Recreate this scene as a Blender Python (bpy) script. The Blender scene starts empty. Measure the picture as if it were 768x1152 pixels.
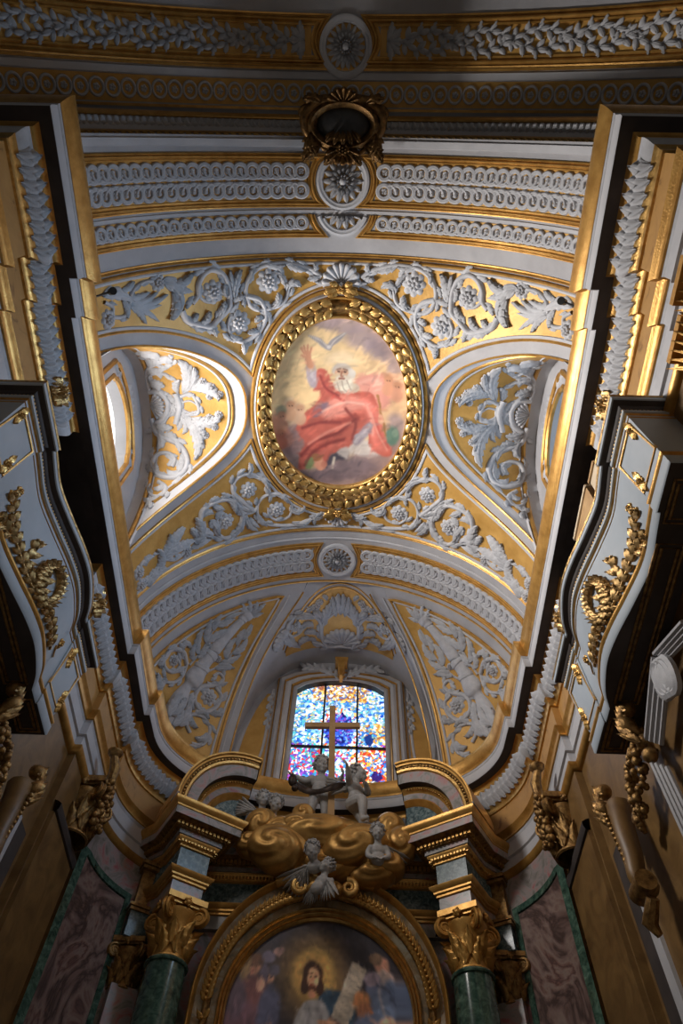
import bpy, bmesh, math, random
import numpy as np
from mathutils import Vector, Matrix
from mathutils.geometry import delaunay_2d_cdt
random.seed(7)
PI=math.pi; sin=math.sin; cos=math.cos
SC=bpy.context.scene; COL=SC.collection
# World frame: X across the chancel (0 on its axis), Y towards the altar, Z up, metres.
# The photographer's eye is at height 0; the floor lies at -1.6.
FLOOR=-1.6
# ------------------------------------------------------------------ materials
def new_mat(name):
    m=bpy.data.materials.new(name); m.use_nodes=True
    nt=m.node_tree; nt.nodes.clear()
    out=nt.nodes.new('ShaderNodeOutputMaterial'); b=nt.nodes.new('ShaderNodeBsdfPrincipled')
    nt.links.new(b.outputs[0],out.inputs[0]); return m,nt,b
def noise(nt,scale,detail=4,rough=.6,dist=0.,vec=None):
    n=nt.nodes.new('ShaderNodeTexNoise'); n.inputs['Scale'].default_value=scale
    n.inputs['Detail'].default_value=detail; n.inputs['Roughness'].default_value=rough
    n.inputs['Distortion'].default_value=dist
    if vec is None:
        tc=nt.nodes.new('ShaderNodeTexCoord'); vec=tc.outputs['Object']
    nt.links.new(vec,n.inputs['Vector']); return n
def ramp(nt,fac,stops):
    r=nt.nodes.new('ShaderNodeValToRGB'); e=r.color_ramp.elements
    while len(e)<len(stops): e.new(.5)
    for i,(p,c) in enumerate(stops): e[i].position=p; e[i].color=(c[0],c[1],c[2],1)
    nt.links.new(fac,r.inputs[0]); return r
def bump(nt,b,fac,strength,dist=.02):
    n=nt.nodes.new('ShaderNodeBump'); n.inputs['Strength'].default_value=strength; n.inputs['Distance'].default_value=dist
    nt.links.new(fac,n.inputs['Height']); nt.links.new(n.outputs[0],b.inputs['Normal'])
def mottled(name,c0,c1,scale=3,rough=.6,metal=0.,bs=.15,detail=5,spec=.4,dist=0.,p0=.3,p1=.7,extra=None):
    m,nt,b=new_mat(name); n=noise(nt,scale,detail,.6,dist)
    st=[(p0,c0),(p1,c1)] if not extra else [(p0,c0)]+extra+[(p1,c1)]
    r=ramp(nt,n.outputs['Fac'],st); nt.links.new(r.outputs[0],b.inputs['Base Color'])
    b.inputs['Roughness'].default_value=rough; b.inputs['Metallic'].default_value=metal
    b.inputs['Specular IOR Level'].default_value=spec
    if bs: 
        n2=noise(nt,scale*9,3); bump(nt,b,n2.outputs['Fac'],bs)
    return m
M={}
M['grey']=mottled('grey_stucco',(.33,.325,.34),(.43,.425,.44),1.6,.65,bs=.12)
M['pale']=mottled('pale_grey_stucco',(.43,.43,.45),(.52,.52,.54),2.2,.65,bs=.1)
M['relief']=mottled('relief_stucco',(.38,.38,.40),(.50,.50,.52),7,.6,bs=.15)
M['blue']=mottled('bluish_lit_grey_stucco',(.34,.39,.44),(.43,.48,.53),1.2,.5,bs=.06)  # balcony stucco is grey; bluish daylight is mixed into its colour
M['gold']=mottled('gilding',(.38,.19,.04),(.62,.35,.095),5,.36,.55,bs=.18)
M['goldpanel']=mottled('gold_ground',(.44,.235,.05),(.62,.36,.10),2.5,.48,.22,bs=.25,detail=7)
M['goldbright']=mottled('burnished_gilding',(.42,.23,.06),(.72,.45,.155),9,.30,.7,bs=.2)
M['goldold']=mottled('worn_gilding',(.10,.05,.02),(.46,.27,.09),14,.36,.7,bs=.35)
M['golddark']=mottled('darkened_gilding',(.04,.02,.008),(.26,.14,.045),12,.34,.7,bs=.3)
M['goldleaf']=mottled('aged_gilding',(.20,.11,.035),(.62,.40,.16),14,.32,.72,bs=.3)
M['goldcloud']=mottled('dull_gilding',(.32,.165,.045),(.58,.34,.10),3,.42,.6,bs=.2)
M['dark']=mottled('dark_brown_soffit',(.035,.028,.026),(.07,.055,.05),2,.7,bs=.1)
M['brown']=mottled('brown_ochre_marble',(.12,.062,.02),(.22,.125,.042),2.2,.45,bs=.04,detail=8,dist=1.2,p0=.32,p1=.66)
M['ochre']=mottled('ochre_marble',(.22,.105,.03),(.46,.25,.075),3.2,.5,bs=.06,detail=8,dist=1.2,p0=.32,p1=.66,extra=[(.40,(.40,.21,.06))])
M['stone']=mottled('statue_stucco',(.30,.29,.28),(.44,.43,.42),9,.6,bs=.1)
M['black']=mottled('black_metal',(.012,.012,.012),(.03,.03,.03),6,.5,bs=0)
M['wood']=mottled('plain_wood',(.36,.21,.09),(.52,.33,.15),3,.55,bs=.1)
M['palewood']=mottled('pale_wood',(.55,.44,.30),(.66,.55,.40),3,.55,bs=.1)
M['green']=mottled('green_marble',(.015,.04,.032),(.13,.21,.16),9,.16,bs=0,detail=8,dist=.6,p0=.34,p1=.68,extra=[(.5,(.05,.10,.075)),(.62,(.09,.16,.12))],spec=.5)
M['bluegreen']=mottled('blue_green_marble',(.03,.06,.07),(.22,.28,.28),14,.25,bs=0,detail=8,dist=.8,p0=.36,p1=.66,extra=[(.5,(.09,.14,.15))])
M['pinkm']=mottled('pink_veined_marble',(.17,.16,.14),(.36,.13,.14),2.6,.3,bs=0,detail=7,dist=1.6,p0=.38,p1=.66,extra=[(.5,(.30,.27,.26)),(.58,(.36,.22,.21))])
M['plaster']=mottled('plain_plaster',(.30,.27,.24),(.36,.33,.30),1,.8,bs=.05)
def vein_mat():
    m,nt,b=new_mat('brown_veined_marble')
    n=noise(nt,.75,6,.55,1.6)
    w=nt.nodes.new('ShaderNodeMath'); w.operation='MULTIPLY'; w.inputs[1].default_value=4.0
    nt.links.new(n.outputs['Fac'],w.inputs[0])
    f=nt.nodes.new('ShaderNodeMath'); f.operation='PINGPONG'; f.inputs[1].default_value=.5
    nt.links.new(w.outputs[0],f.inputs[0])
    r=ramp(nt,f.outputs[0],[(0.,(.07,.045,.04)),(.16,(.20,.13,.115)),(.30,(.27,.20,.17)),(.44,(.19,.105,.09)),(.5,(.10,.06,.055))])
    nt.links.new(r.outputs[0],b.inputs['Base Color']); b.inputs['Roughness'].default_value=.35; return m
M['vein']=vein_mat()
def painted_mat(name,rough=.6,emit=0.):
    m,nt,b=new_mat(name); a=nt.nodes.new('ShaderNodeVertexColor'); a.layer_name='Col'
    nt.links.new(a.outputs[0],b.inputs['Base Color']); b.inputs['Roughness'].default_value=rough
    if emit:
        nt.links.new(a.outputs[0],b.inputs['Emission Color']); b.inputs['Emission Strength'].default_value=emit
        b.inputs['Base Color'].default_value=(0,0,0,1)
    return m
M['fresco']=painted_mat('painted_fresco',.75); M['canvas']=painted_mat('painted_canvas',.38)
def glow(name,c,s):
    m,nt,b=new_mat(name); b.inputs['Base Color'].default_value=(.1,.1,.1,1)
    n=noise(nt,2.2,4); r=ramp(nt,n.outputs['Fac'],[(.35,c),(.7,tuple(min(1,x*1.12+.02) for x in c))])
    nt.links.new(r.outputs[0],b.inputs['Emission Color']); b.inputs['Emission Strength'].default_value=s; return m
# ------------------------------------------------------------------ objects
BASE={}
def tagset(o,label,cat,group=None,kind=None):
    if label: o['label']=label
    if cat: o['category']=cat
    if group: o['group']=group
    if kind: o['kind']=kind
    return o
def thing(name,label,cat,loc=(0,0,0),group=None):
    o=bpy.data.objects.new(name,None); COL.objects.link(o); o.location=loc; o.empty_display_size=.1
    BASE[o.name]=Vector(loc); return tagset(o,label,cat,group)
class MB:
    """collects vertices and faces in world coordinates; one mesh object per build"""
    def __init__(s): s.v=[]; s.f=[]; s.c=[]
    def add(s,vs,fs):
        n=len(s.v); s.v.extend([tuple(p) for p in vs]); s.f.extend([tuple(i+n for i in f) for f in fs]); return s
    def grid(s,rows,closed_u=False,closed_v=False):
        nr=len(rows); nc=len(rows[0]); vs=[p for r in rows for p in r]; fs=[]
        for i in range(nr if closed_v else nr-1):
            for j in range(nc if closed_u else nc-1):
                a=i*nc+j; b=i*nc+(j+1)%nc; c=((i+1)%nr)*nc+(j+1)%nc; d=((i+1)%nr)*nc+j
                fs.append((a,b,c,d))
        return s.add(vs,fs)
    def box(s,c,d,rz=0.,top=None):
        x,y,z=d[0]/2,d[1]/2,d[2]/2; k=top or 1.
        P=[(-x,-y,-z),(x,-y,-z),(x,y,-z),(-x,y,-z),(-x*k,-y*k,z),(x*k,-y*k,z),(x*k,y*k,z),(-x*k,y*k,z)]
        cr,sr=cos(rz),sin(rz)
        P=[(c[0]+p[0]*cr-p[1]*sr,c[1]+p[0]*sr+p[1]*cr,c[2]+p[2]) for p in P]
        return s.add(P,[(3,2,1,0),(4,5,6,7),(0,1,5,4),(1,2,6,5),(2,3,7,6),(3,0,4,7)])
    def tube(s,path,rad,n=8,cap=True,flat=1.,closed=False):
        path=[Vector(p) for p in path]; N=len(path)
        if not hasattr(rad,'__len__'): rad=[rad]*N
        up=None; rows=[]
        for i,p in enumerate(path):
            a=path[(i-1)%N] if (closed or i>0) else p; b=path[(i+1)%N] if (closed or i<N-1) else p
            t=(b-a); t=t.normalized() if t.length>1e-9 else Vector((0,0,1))
            if up is None:
                up=Vector((0,0,1)) if abs(t.z)<.9 else Vector((1,0,0))
            u=(up-t*up.dot(t)); u=u.normalized() if u.length>1e-6 else t.orthogonal().normalized()
            up=u; w=t.cross(u)
            rows.append([p+(u*cos(2*PI*k/n)*flat+w*sin(2*PI*k/n))*rad[i] for k in range(n)])
        m=len(s.v); s.grid(rows,closed_u=True,closed_v=closed)
        if cap and not closed:
            s.f.append(tuple(m+k for k in range(n))[::-1]); s.f.append(tuple(m+(N-1)*n+k for k in range(n)))
        return s
    def ball(s,c,r,nu=12,nv=8,rot=None):
        c=Vector(c); r=r if hasattr(r,'__len__') else (r,r,r); rows=[]
        for i in range(nv+1):
            th=PI*i/nv; row=[]
            for j in range(nu):
                ph=2*PI*j/nu; p=Vector((r[0]*sin(th)*cos(ph),r[1]*sin(th)*sin(ph),r[2]*cos(th)))
                row.append(c+(rot@p if rot else p))
            rows.append(row)
        return s.grid(rows,closed_u=True)
    def lathe(s,c,prof,n=24,a0=0.,a1=2*PI,flute=None):
        full=abs(a1-a0-2*PI)<1e-6; rows=[]
        for (r,z) in prof:
            rows.append([(c[0]+r*(1 if not flute else flute(j,n))*cos(a0+(a1-a0)*j/(n if full else n-1)),c[1]+r*(1 if not flute else flute(j,n))*sin(a0+(a1-a0)*j/(n if full else n-1)),c[2]+z) for j in range(n)])
        return s.grid(rows,closed_u=full)
    def merge(s,o): return s.add(o.v,o.f)
    def mapped(s,f):
        s.v=[tuple(f(*p)) for p in s.v]; return s
    def build(s,name,mat,parent=None,label=None,smooth=True,kind=None,cat=None,group=None,fixn=True,angle=40):
        me=bpy.data.meshes.new(name); b=Vector((0,0,0)) if parent is None else BASE[parent.name]
        me.from_pydata([(p[0]-b[0],p[1]-b[1],p[2]-b[2]) for p in s.v],[],s.f)
        if s.c and len(s.c)==len(s.v):
            a=me.color_attributes.new('Col','FLOAT_COLOR','POINT')
            a.data.foreach_set('color',np.array([(c[0],c[1],c[2],1.) for c in s.c],dtype=np.float32).ravel())
        if fixn:
            bm=bmesh.new(); bm.from_mesh(me); (bmesh.ops.remove_doubles(bm,verts=bm.verts,dist=1e-5),bmesh.ops.delete(bm,geom=[v for v in bm.verts if not v.link_faces],context='VERTS')) if not s.c else None
            bmesh.ops.recalc_face_normals(bm,faces=bm.faces); bm.to_mesh(me); bm.free()
        me.materials.append(M[mat] if isinstance(mat,str) else mat)
        if smooth:
            me.shade_smooth()
            if angle<180: me.set_sharp_from_angle(angle=math.radians(angle))
        o=bpy.data.objects.new(name,me); COL.objects.link(o)
        if parent is not None: o.parent=parent; BASE[o.name]=b
        else: BASE[o.name]=Vector((0,0,0))
        return tagset(o,label,cat,group,kind)
def struct(name,mb,mat,label=None,**k): return mb.build(name,mat,None,label,kind='structure',**k)
# ------------------------------------------------------------------ 2-D helpers
def spline(pts,n=8,closed=False):
    P=[Vector(p) for p in pts]; N=len(P); out=[]
    for i in range(N if closed else N-1):
        p0=P[(i-1)%N] if (closed or i>0) else P[0]*2-P[1]; p1=P[i]; p2=P[(i+1)%N]
        p3=P[(i+2)%N] if (closed or i<N-2) else P[-1]*2-P[-2]
        for k in range(n):
            t=k/n; out.append(.5*((2*p1)+(p2-p0)*t+(2*p0-5*p1+4*p2-p3)*t*t+(3*p1-p0-3*p2+p3)*t**3))
    if not closed: out.append(P[-1])
    return [tuple(p) for p in out]
def offset(path,d,closed=False):
    """offset a 2-D polyline to its left by d with mitred corners"""
    P=[Vector(p[:2]) for p in path]; N=len(P); out=[]
    for i in range(N):
        a=P[i]-P[i-1] if (closed or i>0) else P[1]-P[0]
        b=P[(i+1)%N]-P[i] if (closed or i<N-1) else P[-1]-P[-2]
        a.normalize(); b.normalize(); na=Vector((-a.y,a.x)); nb=Vector((-b.y,b.x)); m=na+nb
        if m.length<1e-6: m=na
        m.normalize(); k=max(.35,m.dot(na)); out.append(tuple(P[i]+m*(d/k)))
    return out
def inpoly(x,y,poly):
    r=False; j=len(poly)-1
    for i in range(len(poly)):
        xi,yi=poly[i][0],poly[i][1]; xj,yj=poly[j][0],poly[j][1]
        if (yi>y)!=(yj>y) and x<(xj-xi)*(y-yi)/(yj-yi)+xi: r=not r
        j=i
    return r
def patch(outer,holes,fmap,w=0.,step=.3,thick=0.):
    """triangulated patch of a curved surface bounded by a polygon in surface coordinates"""
    cl=lambda L: resample(list(L)+[L[0]],step*.6)[:-1]
    loops=[cl(L) for L in [outer]+holes]; vs=[]; ed=[]
    for L in loops:
        n=len(vs); vs+= [Vector((p[0],p[1])) for p in L]; ed+=[(n+i,n+(i+1)%len(L)) for i in range(len(L))]
    xs=[p[0] for p in outer]; ys=[p[1] for p in outer]
    x=min(xs)+step*.5
    while x<max(xs):
        y=min(ys)+step*.5
        while y<max(ys):
            if inpoly(x,y,outer) and not any(inpoly(x,y,h) for h in holes): vs.append(Vector((x,y)))
            y+=step
        x+=step
    r=delaunay_2d_cdt(vs,ed,[],0,1e-5); V=r[0]; F=[]
    for f in r[2]:
        cx=sum(V[i].x for i in f)/len(f); cy=sum(V[i].y for i in f)/len(f)
        if inpoly(cx,cy,outer) and not any(inpoly(cx,cy,h) for h in holes): F.append(tuple(f))
    mb=MB(); mb.add([fmap(p.x,p.y,w) for p in V],F)
    if thick:
        for L in loops: mb.grid([[fmap(p[0],p[1],w) for p in L],[fmap(p[0],p[1],w-thick) for p in L]],closed_u=True)
    return mb
def moulding(path,prof,fmap,closed=False,mb=None):
    """sweep a profile [(offset to the left, height)] along a 2-D path lying on a surface"""
    mb=mb or MB(); rows=[]
    for (d,w) in prof:
        q=offset(path,d,closed); rows.append([fmap(p[0],p[1],w) for p in q])
    mb.grid(rows,closed_u=closed); return mb
def bead(r,h=None,n=7,c=0.):
    h=h or r; return [(c+r*cos(PI*k/(n-1)),h*sin(PI*k/(n-1))) for k in range(n)]
def resample(path,step):
    P=[Vector(p) for p in path]; out=[P[0]]; 
    for a,b in zip(P,P[1:]):
        n=max(1,int((b-a).length/step))
        for k in range(1,n+1): out.append(a+(b-a)*k/n)
    return [tuple(p) for p in out]
# ------------------------------------------------------------------ relief ornament (surface coordinates u,v and height w)
def r_stem(mb,path,r0,r1,h=1.1,n=6):
    N=len(path); P=[Vector(p[:2]) for p in path]; rows=[]
    for i in range(N):
        t=P[min(i+1,N-1)]-P[max(i-1,0)]; t=t.normalized() if t.length>1e-9 else Vector((1,0)); nn=Vector((-t.y,t.x)); r=r0+(r1-r0)*i/(N-1)
        rows.append([(P[i].x+nn.x*r*cos(PI*k/n),P[i].y+nn.y*r*cos(PI*k/n),max(-.004,r*h*sin(PI*k/n))) for k in range(n+1)])
    mb.grid(rows); return mb
def r_leaf(mb,p,ang,L,W,curl=0.,h=.06,lobes=4,n=None,tip=.5):
    """acanthus leaf: arching spine, lobed edge, grooved midrib, lifted tip"""
    rows=[]; x,y=p[0],p[1]; a=ang; n=n or max(12,5*lobes)
    for i in range(n+1):
        t=i/n; prof=(sin(PI*min(1,t*.92+.08)**.75))**.75 if 0<t<1 else (.25 if t==0 else .02)
        fr=(lobes*t*.999)%1; lob=(.58+.42*fr**.8) if lobes>1 else 1.; hw=W*prof*lob; nn=(-sin(a),cos(a))
        lift=h*(.55+.45*sin(PI*t))+h*tip*t**3; row=[]
        for s in (-1,-.78,-.55,-.3,0,.3,.55,.78,1):
            sw=-.55*W*abs(s)*lob*prof
            z=lift*(1-abs(s)**2.4)+(.22*h if abs(s)==.3 else 0)-(.42*h if s==0 else 0)-(.34*h if abs(s)==.55 else 0)+(.10*h if abs(s)==.78 else 0)
            if abs(s)==1: z=-.003+h*tip*.5*t**3
            row.append((x+nn[0]*hw*s-cos(a)*sw,y+nn[1]*hw*s-sin(a)*sw,z))
        rows.append(row); a+=curl/n; x+=cos(a)*L/n; y+=sin(a)*L/n
    mb.grid(rows); return mb
def r_rosette(mb,c,r,h=.07,petals=8,ph=0.,rings=2):
    nt=petals*4
    for k in range(rings):
        R=r*(1-.42*k); H=h*(.6+.4*k); z0=h*.25*k; rows=[]
        for (t,z) in ((.12,.35),(.35,.55),(.6,.95),(.85,.8),(1.,-.0)):
            row=[]
            for j in range(nt):
                a=2*PI*j/nt+ph+k*PI/petals; pe=abs(cos(petals*(a-ph-k*PI/petals)/2)); rr=R*t*(.80+.20*pe**.6 if t>.5 else 1)
                row.append((c[0]+rr*cos(a),c[1]+rr*sin(a),z0*(t<1)+H*z*(.45+.55*pe**.7)-(0.004 if t==1 else 0)))
            rows.append(row)
        mb.grid(rows,closed_u=True)
    mb.ball((c[0],c[1],h*.7),(r*.17,r*.17,h*.5),8,6); return mb
def r_spiral(c,r0,r1,a0,turns,n=28):
    """points running from the outside (radius r0, angle a0) inwards"""
    return [(c[0]+(r0+(r1-r0)*(i/n))*cos(a0+2*PI*turns*i/n),c[1]+(r0+(r1-r0)*(i/n))*sin(a0+2*PI*turns*i/n)) for i in range(n+1)]
def r_shell(mb,c,r,h,a0,a1,ribs=9):
    nt=ribs*6; rows=[]
    for t in (.08,.3,.55,.8,.95,1.):
        row=[]
        for j in range(nt+1):
            a=a0+(a1-a0)*j/nt; pe=abs(sin(ribs*PI*j/nt)); rr=r*t*(.9+.1*pe)
            row.append((c[0]+rr*cos(a),c[1]+rr*sin(a),-.003 if t==1 else h*(.35+.65*t)*(.5+.5*pe)))
        rows.append(row)
    mb.grid(rows); return mb
def along(path,step,start=0.):
    """(point, angle) at even spacing along a 2-D path"""
    d=start; acc=0.; out=[]
    for a,b in zip(path,path[1:]):
        L=math.hypot(b[0]-a[0],b[1]-a[1])
        while L>0 and d<=acc+L:
            t=(d-acc)/L; out.append(((a[0]+(b[0]-a[0])*t,a[1]+(b[1]-a[1])*t),math.atan2(b[1]-a[1],b[0]-a[0]))); d+=step
        acc+=L
    return out
class Relief:
    """builds the pieces of one stucco relief as parts of a thing, on surface map fmap"""
    def __init__(s,root,fmap,mat='relief',sx=1.): s.r=root; s.f=fmap; s.m=mat; s.sx=sx
    def _b(s,mb,name,mat=None):
        sx=s.sx; f=s.f
        mb.mapped(lambda u,v,w:f(u*sx,v,w)); return mb.build(name,mat or s.m,s.r,angle=180)
    def stem(s,pts,r0=.045,r1=.02,n=8,name='stem'): return s._b(r_stem(MB(),spline(pts,n),r0,r1),name)
    def leaf(s,p,ang,L,W,curl=0.,h=.06,lobes=4,name='leaf'): return s._b(r_leaf(MB(),p,ang,L,W,curl,h,lobes),name)
    def rosette(s,c,r,h=.07,petals=8): return s._b(r_rosette(MB(),c,r,h,petals),'rosette')
    def shell(s,c,r,h,a0,a1,ribs=9): return s._b(r_shell(MB(),c,r,h,a0,a1,ribs),'shell')
    def leaves_on(s,pts,step,L,W,side=1,spread=.7,curl=.8,h=.05,start=.05,lobes=4,both=False):
        for i,(p,a) in enumerate(along(spline(pts,8),step,start)):
            sd=side*(1 if not both or i%2==0 else -1)
            s.leaf(p,a+sd*spread,L,W,-sd*curl,h,lobes)
# ------------------------------------------------------------------ the vault and walls
R=4.0; ZS=10.0; VY0=0.06; VY1=9.5; BY=5.0
def vmap(s,y,w):                       # barrel vault, s = arc length from the crown (+ right), w = towards the room
    a=s/R; r=R-w; return (r*sin(a),y,ZS+r*cos(a))
LA,LB,LN,LC=1.78,3.52,2.7,4.955         # lunette profile (half width, rise, exponent) and its centre along Y
def lhalf(z): return LA*max(0.,1-(max(0,(z-ZS))/LB)**LN)**(1/LN)
def lprof(n=48,grow=0.):
    pts=[]
    for i in range(n+1):
        t=-PI/2+PI*i/n; c=abs(cos(t))**(2/LN); q=abs(sin(t))**(2/LN)*(1 if t>0 else -1)
        pts.append((LC+(LA+grow)*q,ZS+(LB+grow)*c))
    return pts
LP=lprof()
def groin(side,grow=0.):               # lunette edge in vault coordinates (s,y)
    out=[]
    for (y,z) in LP:
        s=R*math.acos(max(-1,min(1,(z-ZS)/R))); out.append((side*s,y))
    if grow:
        out=offset(out,grow*side)
    return out
def lmap(side):                        # lunette cell, a = position along the profile (0..1 arc share), x = distance from axis
    P=[Vector(p) for p in LP]; cum=[0.]
    for a,b in zip(P,P[1:]): cum.append(cum[-1]+(b-a).length)
    T=cum[-1]
    def f(a,x,w):                      # a in metres from the crown along the profile
        d=min(max(a+T/2,0),T); i=0
        import bisect
        i=min(max(bisect.bisect(cum,d)-1,0),len(P)-2); t=(d-cum[i])/(cum[i+1]-cum[i]); p=P[i]+(P[i+1]-P[i])*t
        tt=(P[min(i+2,len(P)-1)]-P[max(i-1,0)]).normalized(); nn=Vector((tt.y,-tt.x))
        return (side*x,p.x+nn.x*w,p.y+nn.y*w)
    f.T=T; return f
LM={-1:lmap(-1),1:lmap(1)}
SMAX=R*PI/2
vg=patch([(-SMAX,VY0),(SMAX,VY0),(SMAX,VY1),(-SMAX,VY1)],[groin(-1),groin(1)],vmap,0,.22)
struct('ceiling',vg,'grey','grey stuccoed barrel vault of the chancel',angle=180)
WX=4.08
for side,nm in ((-1,'left'),(1,'right')):
    f=LM[side]; mb=MB(); rows=[]
    for k,(y,z) in enumerate(LP):
        xv=math.sqrt(max(0,R*R-(z-ZS)**2)); rows.append([(side*(xv+(WX-xv)*t),y,z) for t in (0,.33,.66,1.)])
    mb.grid(rows); struct('trim_%d'%(1 if side<0 else 2),mb,'pale','cross vault of the %s lunette'%nm,angle=180)
# semidome of the apse, cut by a central cell with a round head
AY=9.5; AA,AB,AN=4.0,2.95,2.25
def amap(u,v,w):                       # u: plan angle (-pi/2 left .. 0 back .. pi/2 right), v: elevation angle
    c=abs(cos(u))**(2/AN); q=abs(sin(u))**(2/AN)*(1 if u>0 else -1)
    k=cos(v); x=(AA-w)*q*k; y=AY+(AB-w)*c*k; return (x,y,ZS+(R-w)*sin(v))
CW,CH,CN=1.98,4.0,2.0                   # central cell: half width, rise, exponent
CZ=ZS+.02
def chalf(z): 
    t=max(0,(z-CZ)/CH); return CW*max(0,1-t**CN)**(1/CN)
def cprof(n=40,g=0.):
    return [((CW+g)*(1 if t>0 else -1)*abs(sin(t))**(2/CN),CZ+(CH+g)*abs(cos(t))**(2/CN)) for t in [-PI/2+PI*i/n for i in range(n+1)]]
# relief ornament, in metres on the surface it decorates (position, size)
UP=[['s',[[-4.89,2.451],[-4.715,2.561],[-4.717,2.718],[-4.444,2.759],[-4.333,2.605],[-4.212,2.399],[-3.997,2.299],[-3.75,2.287]],0.048,0.056],['l',[-4.356,2.482],0.31,0.501,0.096,-0.71,4],['l',[-4.308,2.529],0.53,0.641,0.104,-1.17,4],['l',[-4.281,2.587],0.47,0.821,0.112,-1.0,4],['l',[-4.268,2.617],0.47,0.632,0.096,-0.63,4],['l',[-4.236,2.649],0.25,0.603,0.096,0.65,4],['l',[-4.309,2.636],0.25,0.453,0.104,1.21,4],['l',[-4.472,2.501],0.63,0.336,0.096,1.64,4],['l',[-4.909,2.359],-0.24,0.685,0.184,1.02,4],['l',[-4.457,2.326],0.44,0.311,0.096,-1.52,4],['r',[-3.642,2.328],0.168],['r',[-4.853,2.738],0.176],['l',[-3.564,2.316],-0.03,0.798,0.208,2.28,4],['l',[-3.514,2.323],0.79,0.676,0.184,-1.78,4],['l',[-3.368,2.521],0.8,0.569,0.192,1.89,4],['l',[-3.245,2.48],0.41,0.306,0.096,-0.22,4],['s',[[-3.203,2.87],[-3.105,3.074],[-2.859,3.184],[-2.628,3.245],[-2.458,3.129],[-2.241,2.956],[-2.205,2.809],[-2.213,2.542],[-2.312,2.331],[-2.497,2.231],[-2.679,2.287],[-2.809,2.459],[-2.844,2.656],[-2.973,2.779]],0.088,0.072],['s',[[-2.812,2.674],[-2.673,2.786],[-2.492,2.796],[-2.352,2.677]],0.048,0.032],['l',[-3.074,3.108],-0.07,0.252,0.12,-1.17,4],['l',[-2.858,3.169],0.06,0.348,0.136,-1.56,4],['l',[-2.694,3.237],-0.07,0.295,0.12,1.96,4],['r',[-2.528,2.625],0.232],['r',[-1.42,2.502],0.248],['r',[-2.051,3.234],0.248],['s',[[-0.383,2.431],[-0.632,2.288],[-0.973,2.195],[-1.284,2.182],[-1.599,2.252],[-1.797,2.424],[-1.879,2.655],[-1.82,2.9],[-1.68,3.017],[-1.519,3.028]],0.072,0.064],['s',[[-1.861,2.752],[-1.624,2.837],[-1.509,3.028],[-1.529,3.276],[-1.702,3.5],[-1.989,3.617],[-2.199,3.489],[-2.275,3.272],[-2.197,3.096]],0.08,0.048],['s',[[-1.503,3.029],[-1.276,2.979],[-1.107,2.878],[-1.039,2.666],[-1.119,2.453],[-1.304,2.322]],0.068,0.048],['l',[-1.062,2.711],-1.64,0.392,0.144,2.59,4],['l',[-1.357,3.006],-0.29,0.351,0.136,-1.74,4],['l',[-0.601,2.342],0.11,0.229,0.112,-2.44,4],['l',[-0.383,2.431],2.9,0.282,0.12,0.07,4],['l',[-1.47,2.161],0.69,0.425,0.12,-1.09,4],['l',[-1.066,2.188],0.56,0.416,0.12,-0.38,4],['l',[-2.106,2.788],-1.61,0.563,0.176,0.64,5],['l',[-2.102,2.728],-1.76,0.478,0.12,0.1,4],['l',[-2.158,2.843],-0.55,0.284,0.112,0.42,4],['l',[-1.632,3.411],2.76,0.261,0.112,0.46,4],['l',[-1.988,3.601],1.01,0.274,0.112,0.98,4],['l',[-1.526,3.198],-2.74,0.221,0.104,-1.36,4],['l',[-2.244,3.415],1.38,0.312,0.112,-1.81,4],['l',[-2.454,3.084],-0.71,0.327,0.128,-0.69,4],['l',[-2.216,2.483],2.51,0.284,0.12,-1.45,4],['l',[-1.6,2.258],3.09,0.278,0.104,-1.54,4],['l',[-1.258,2.359],0.36,0.283,0.104,1.15,4]]
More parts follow.
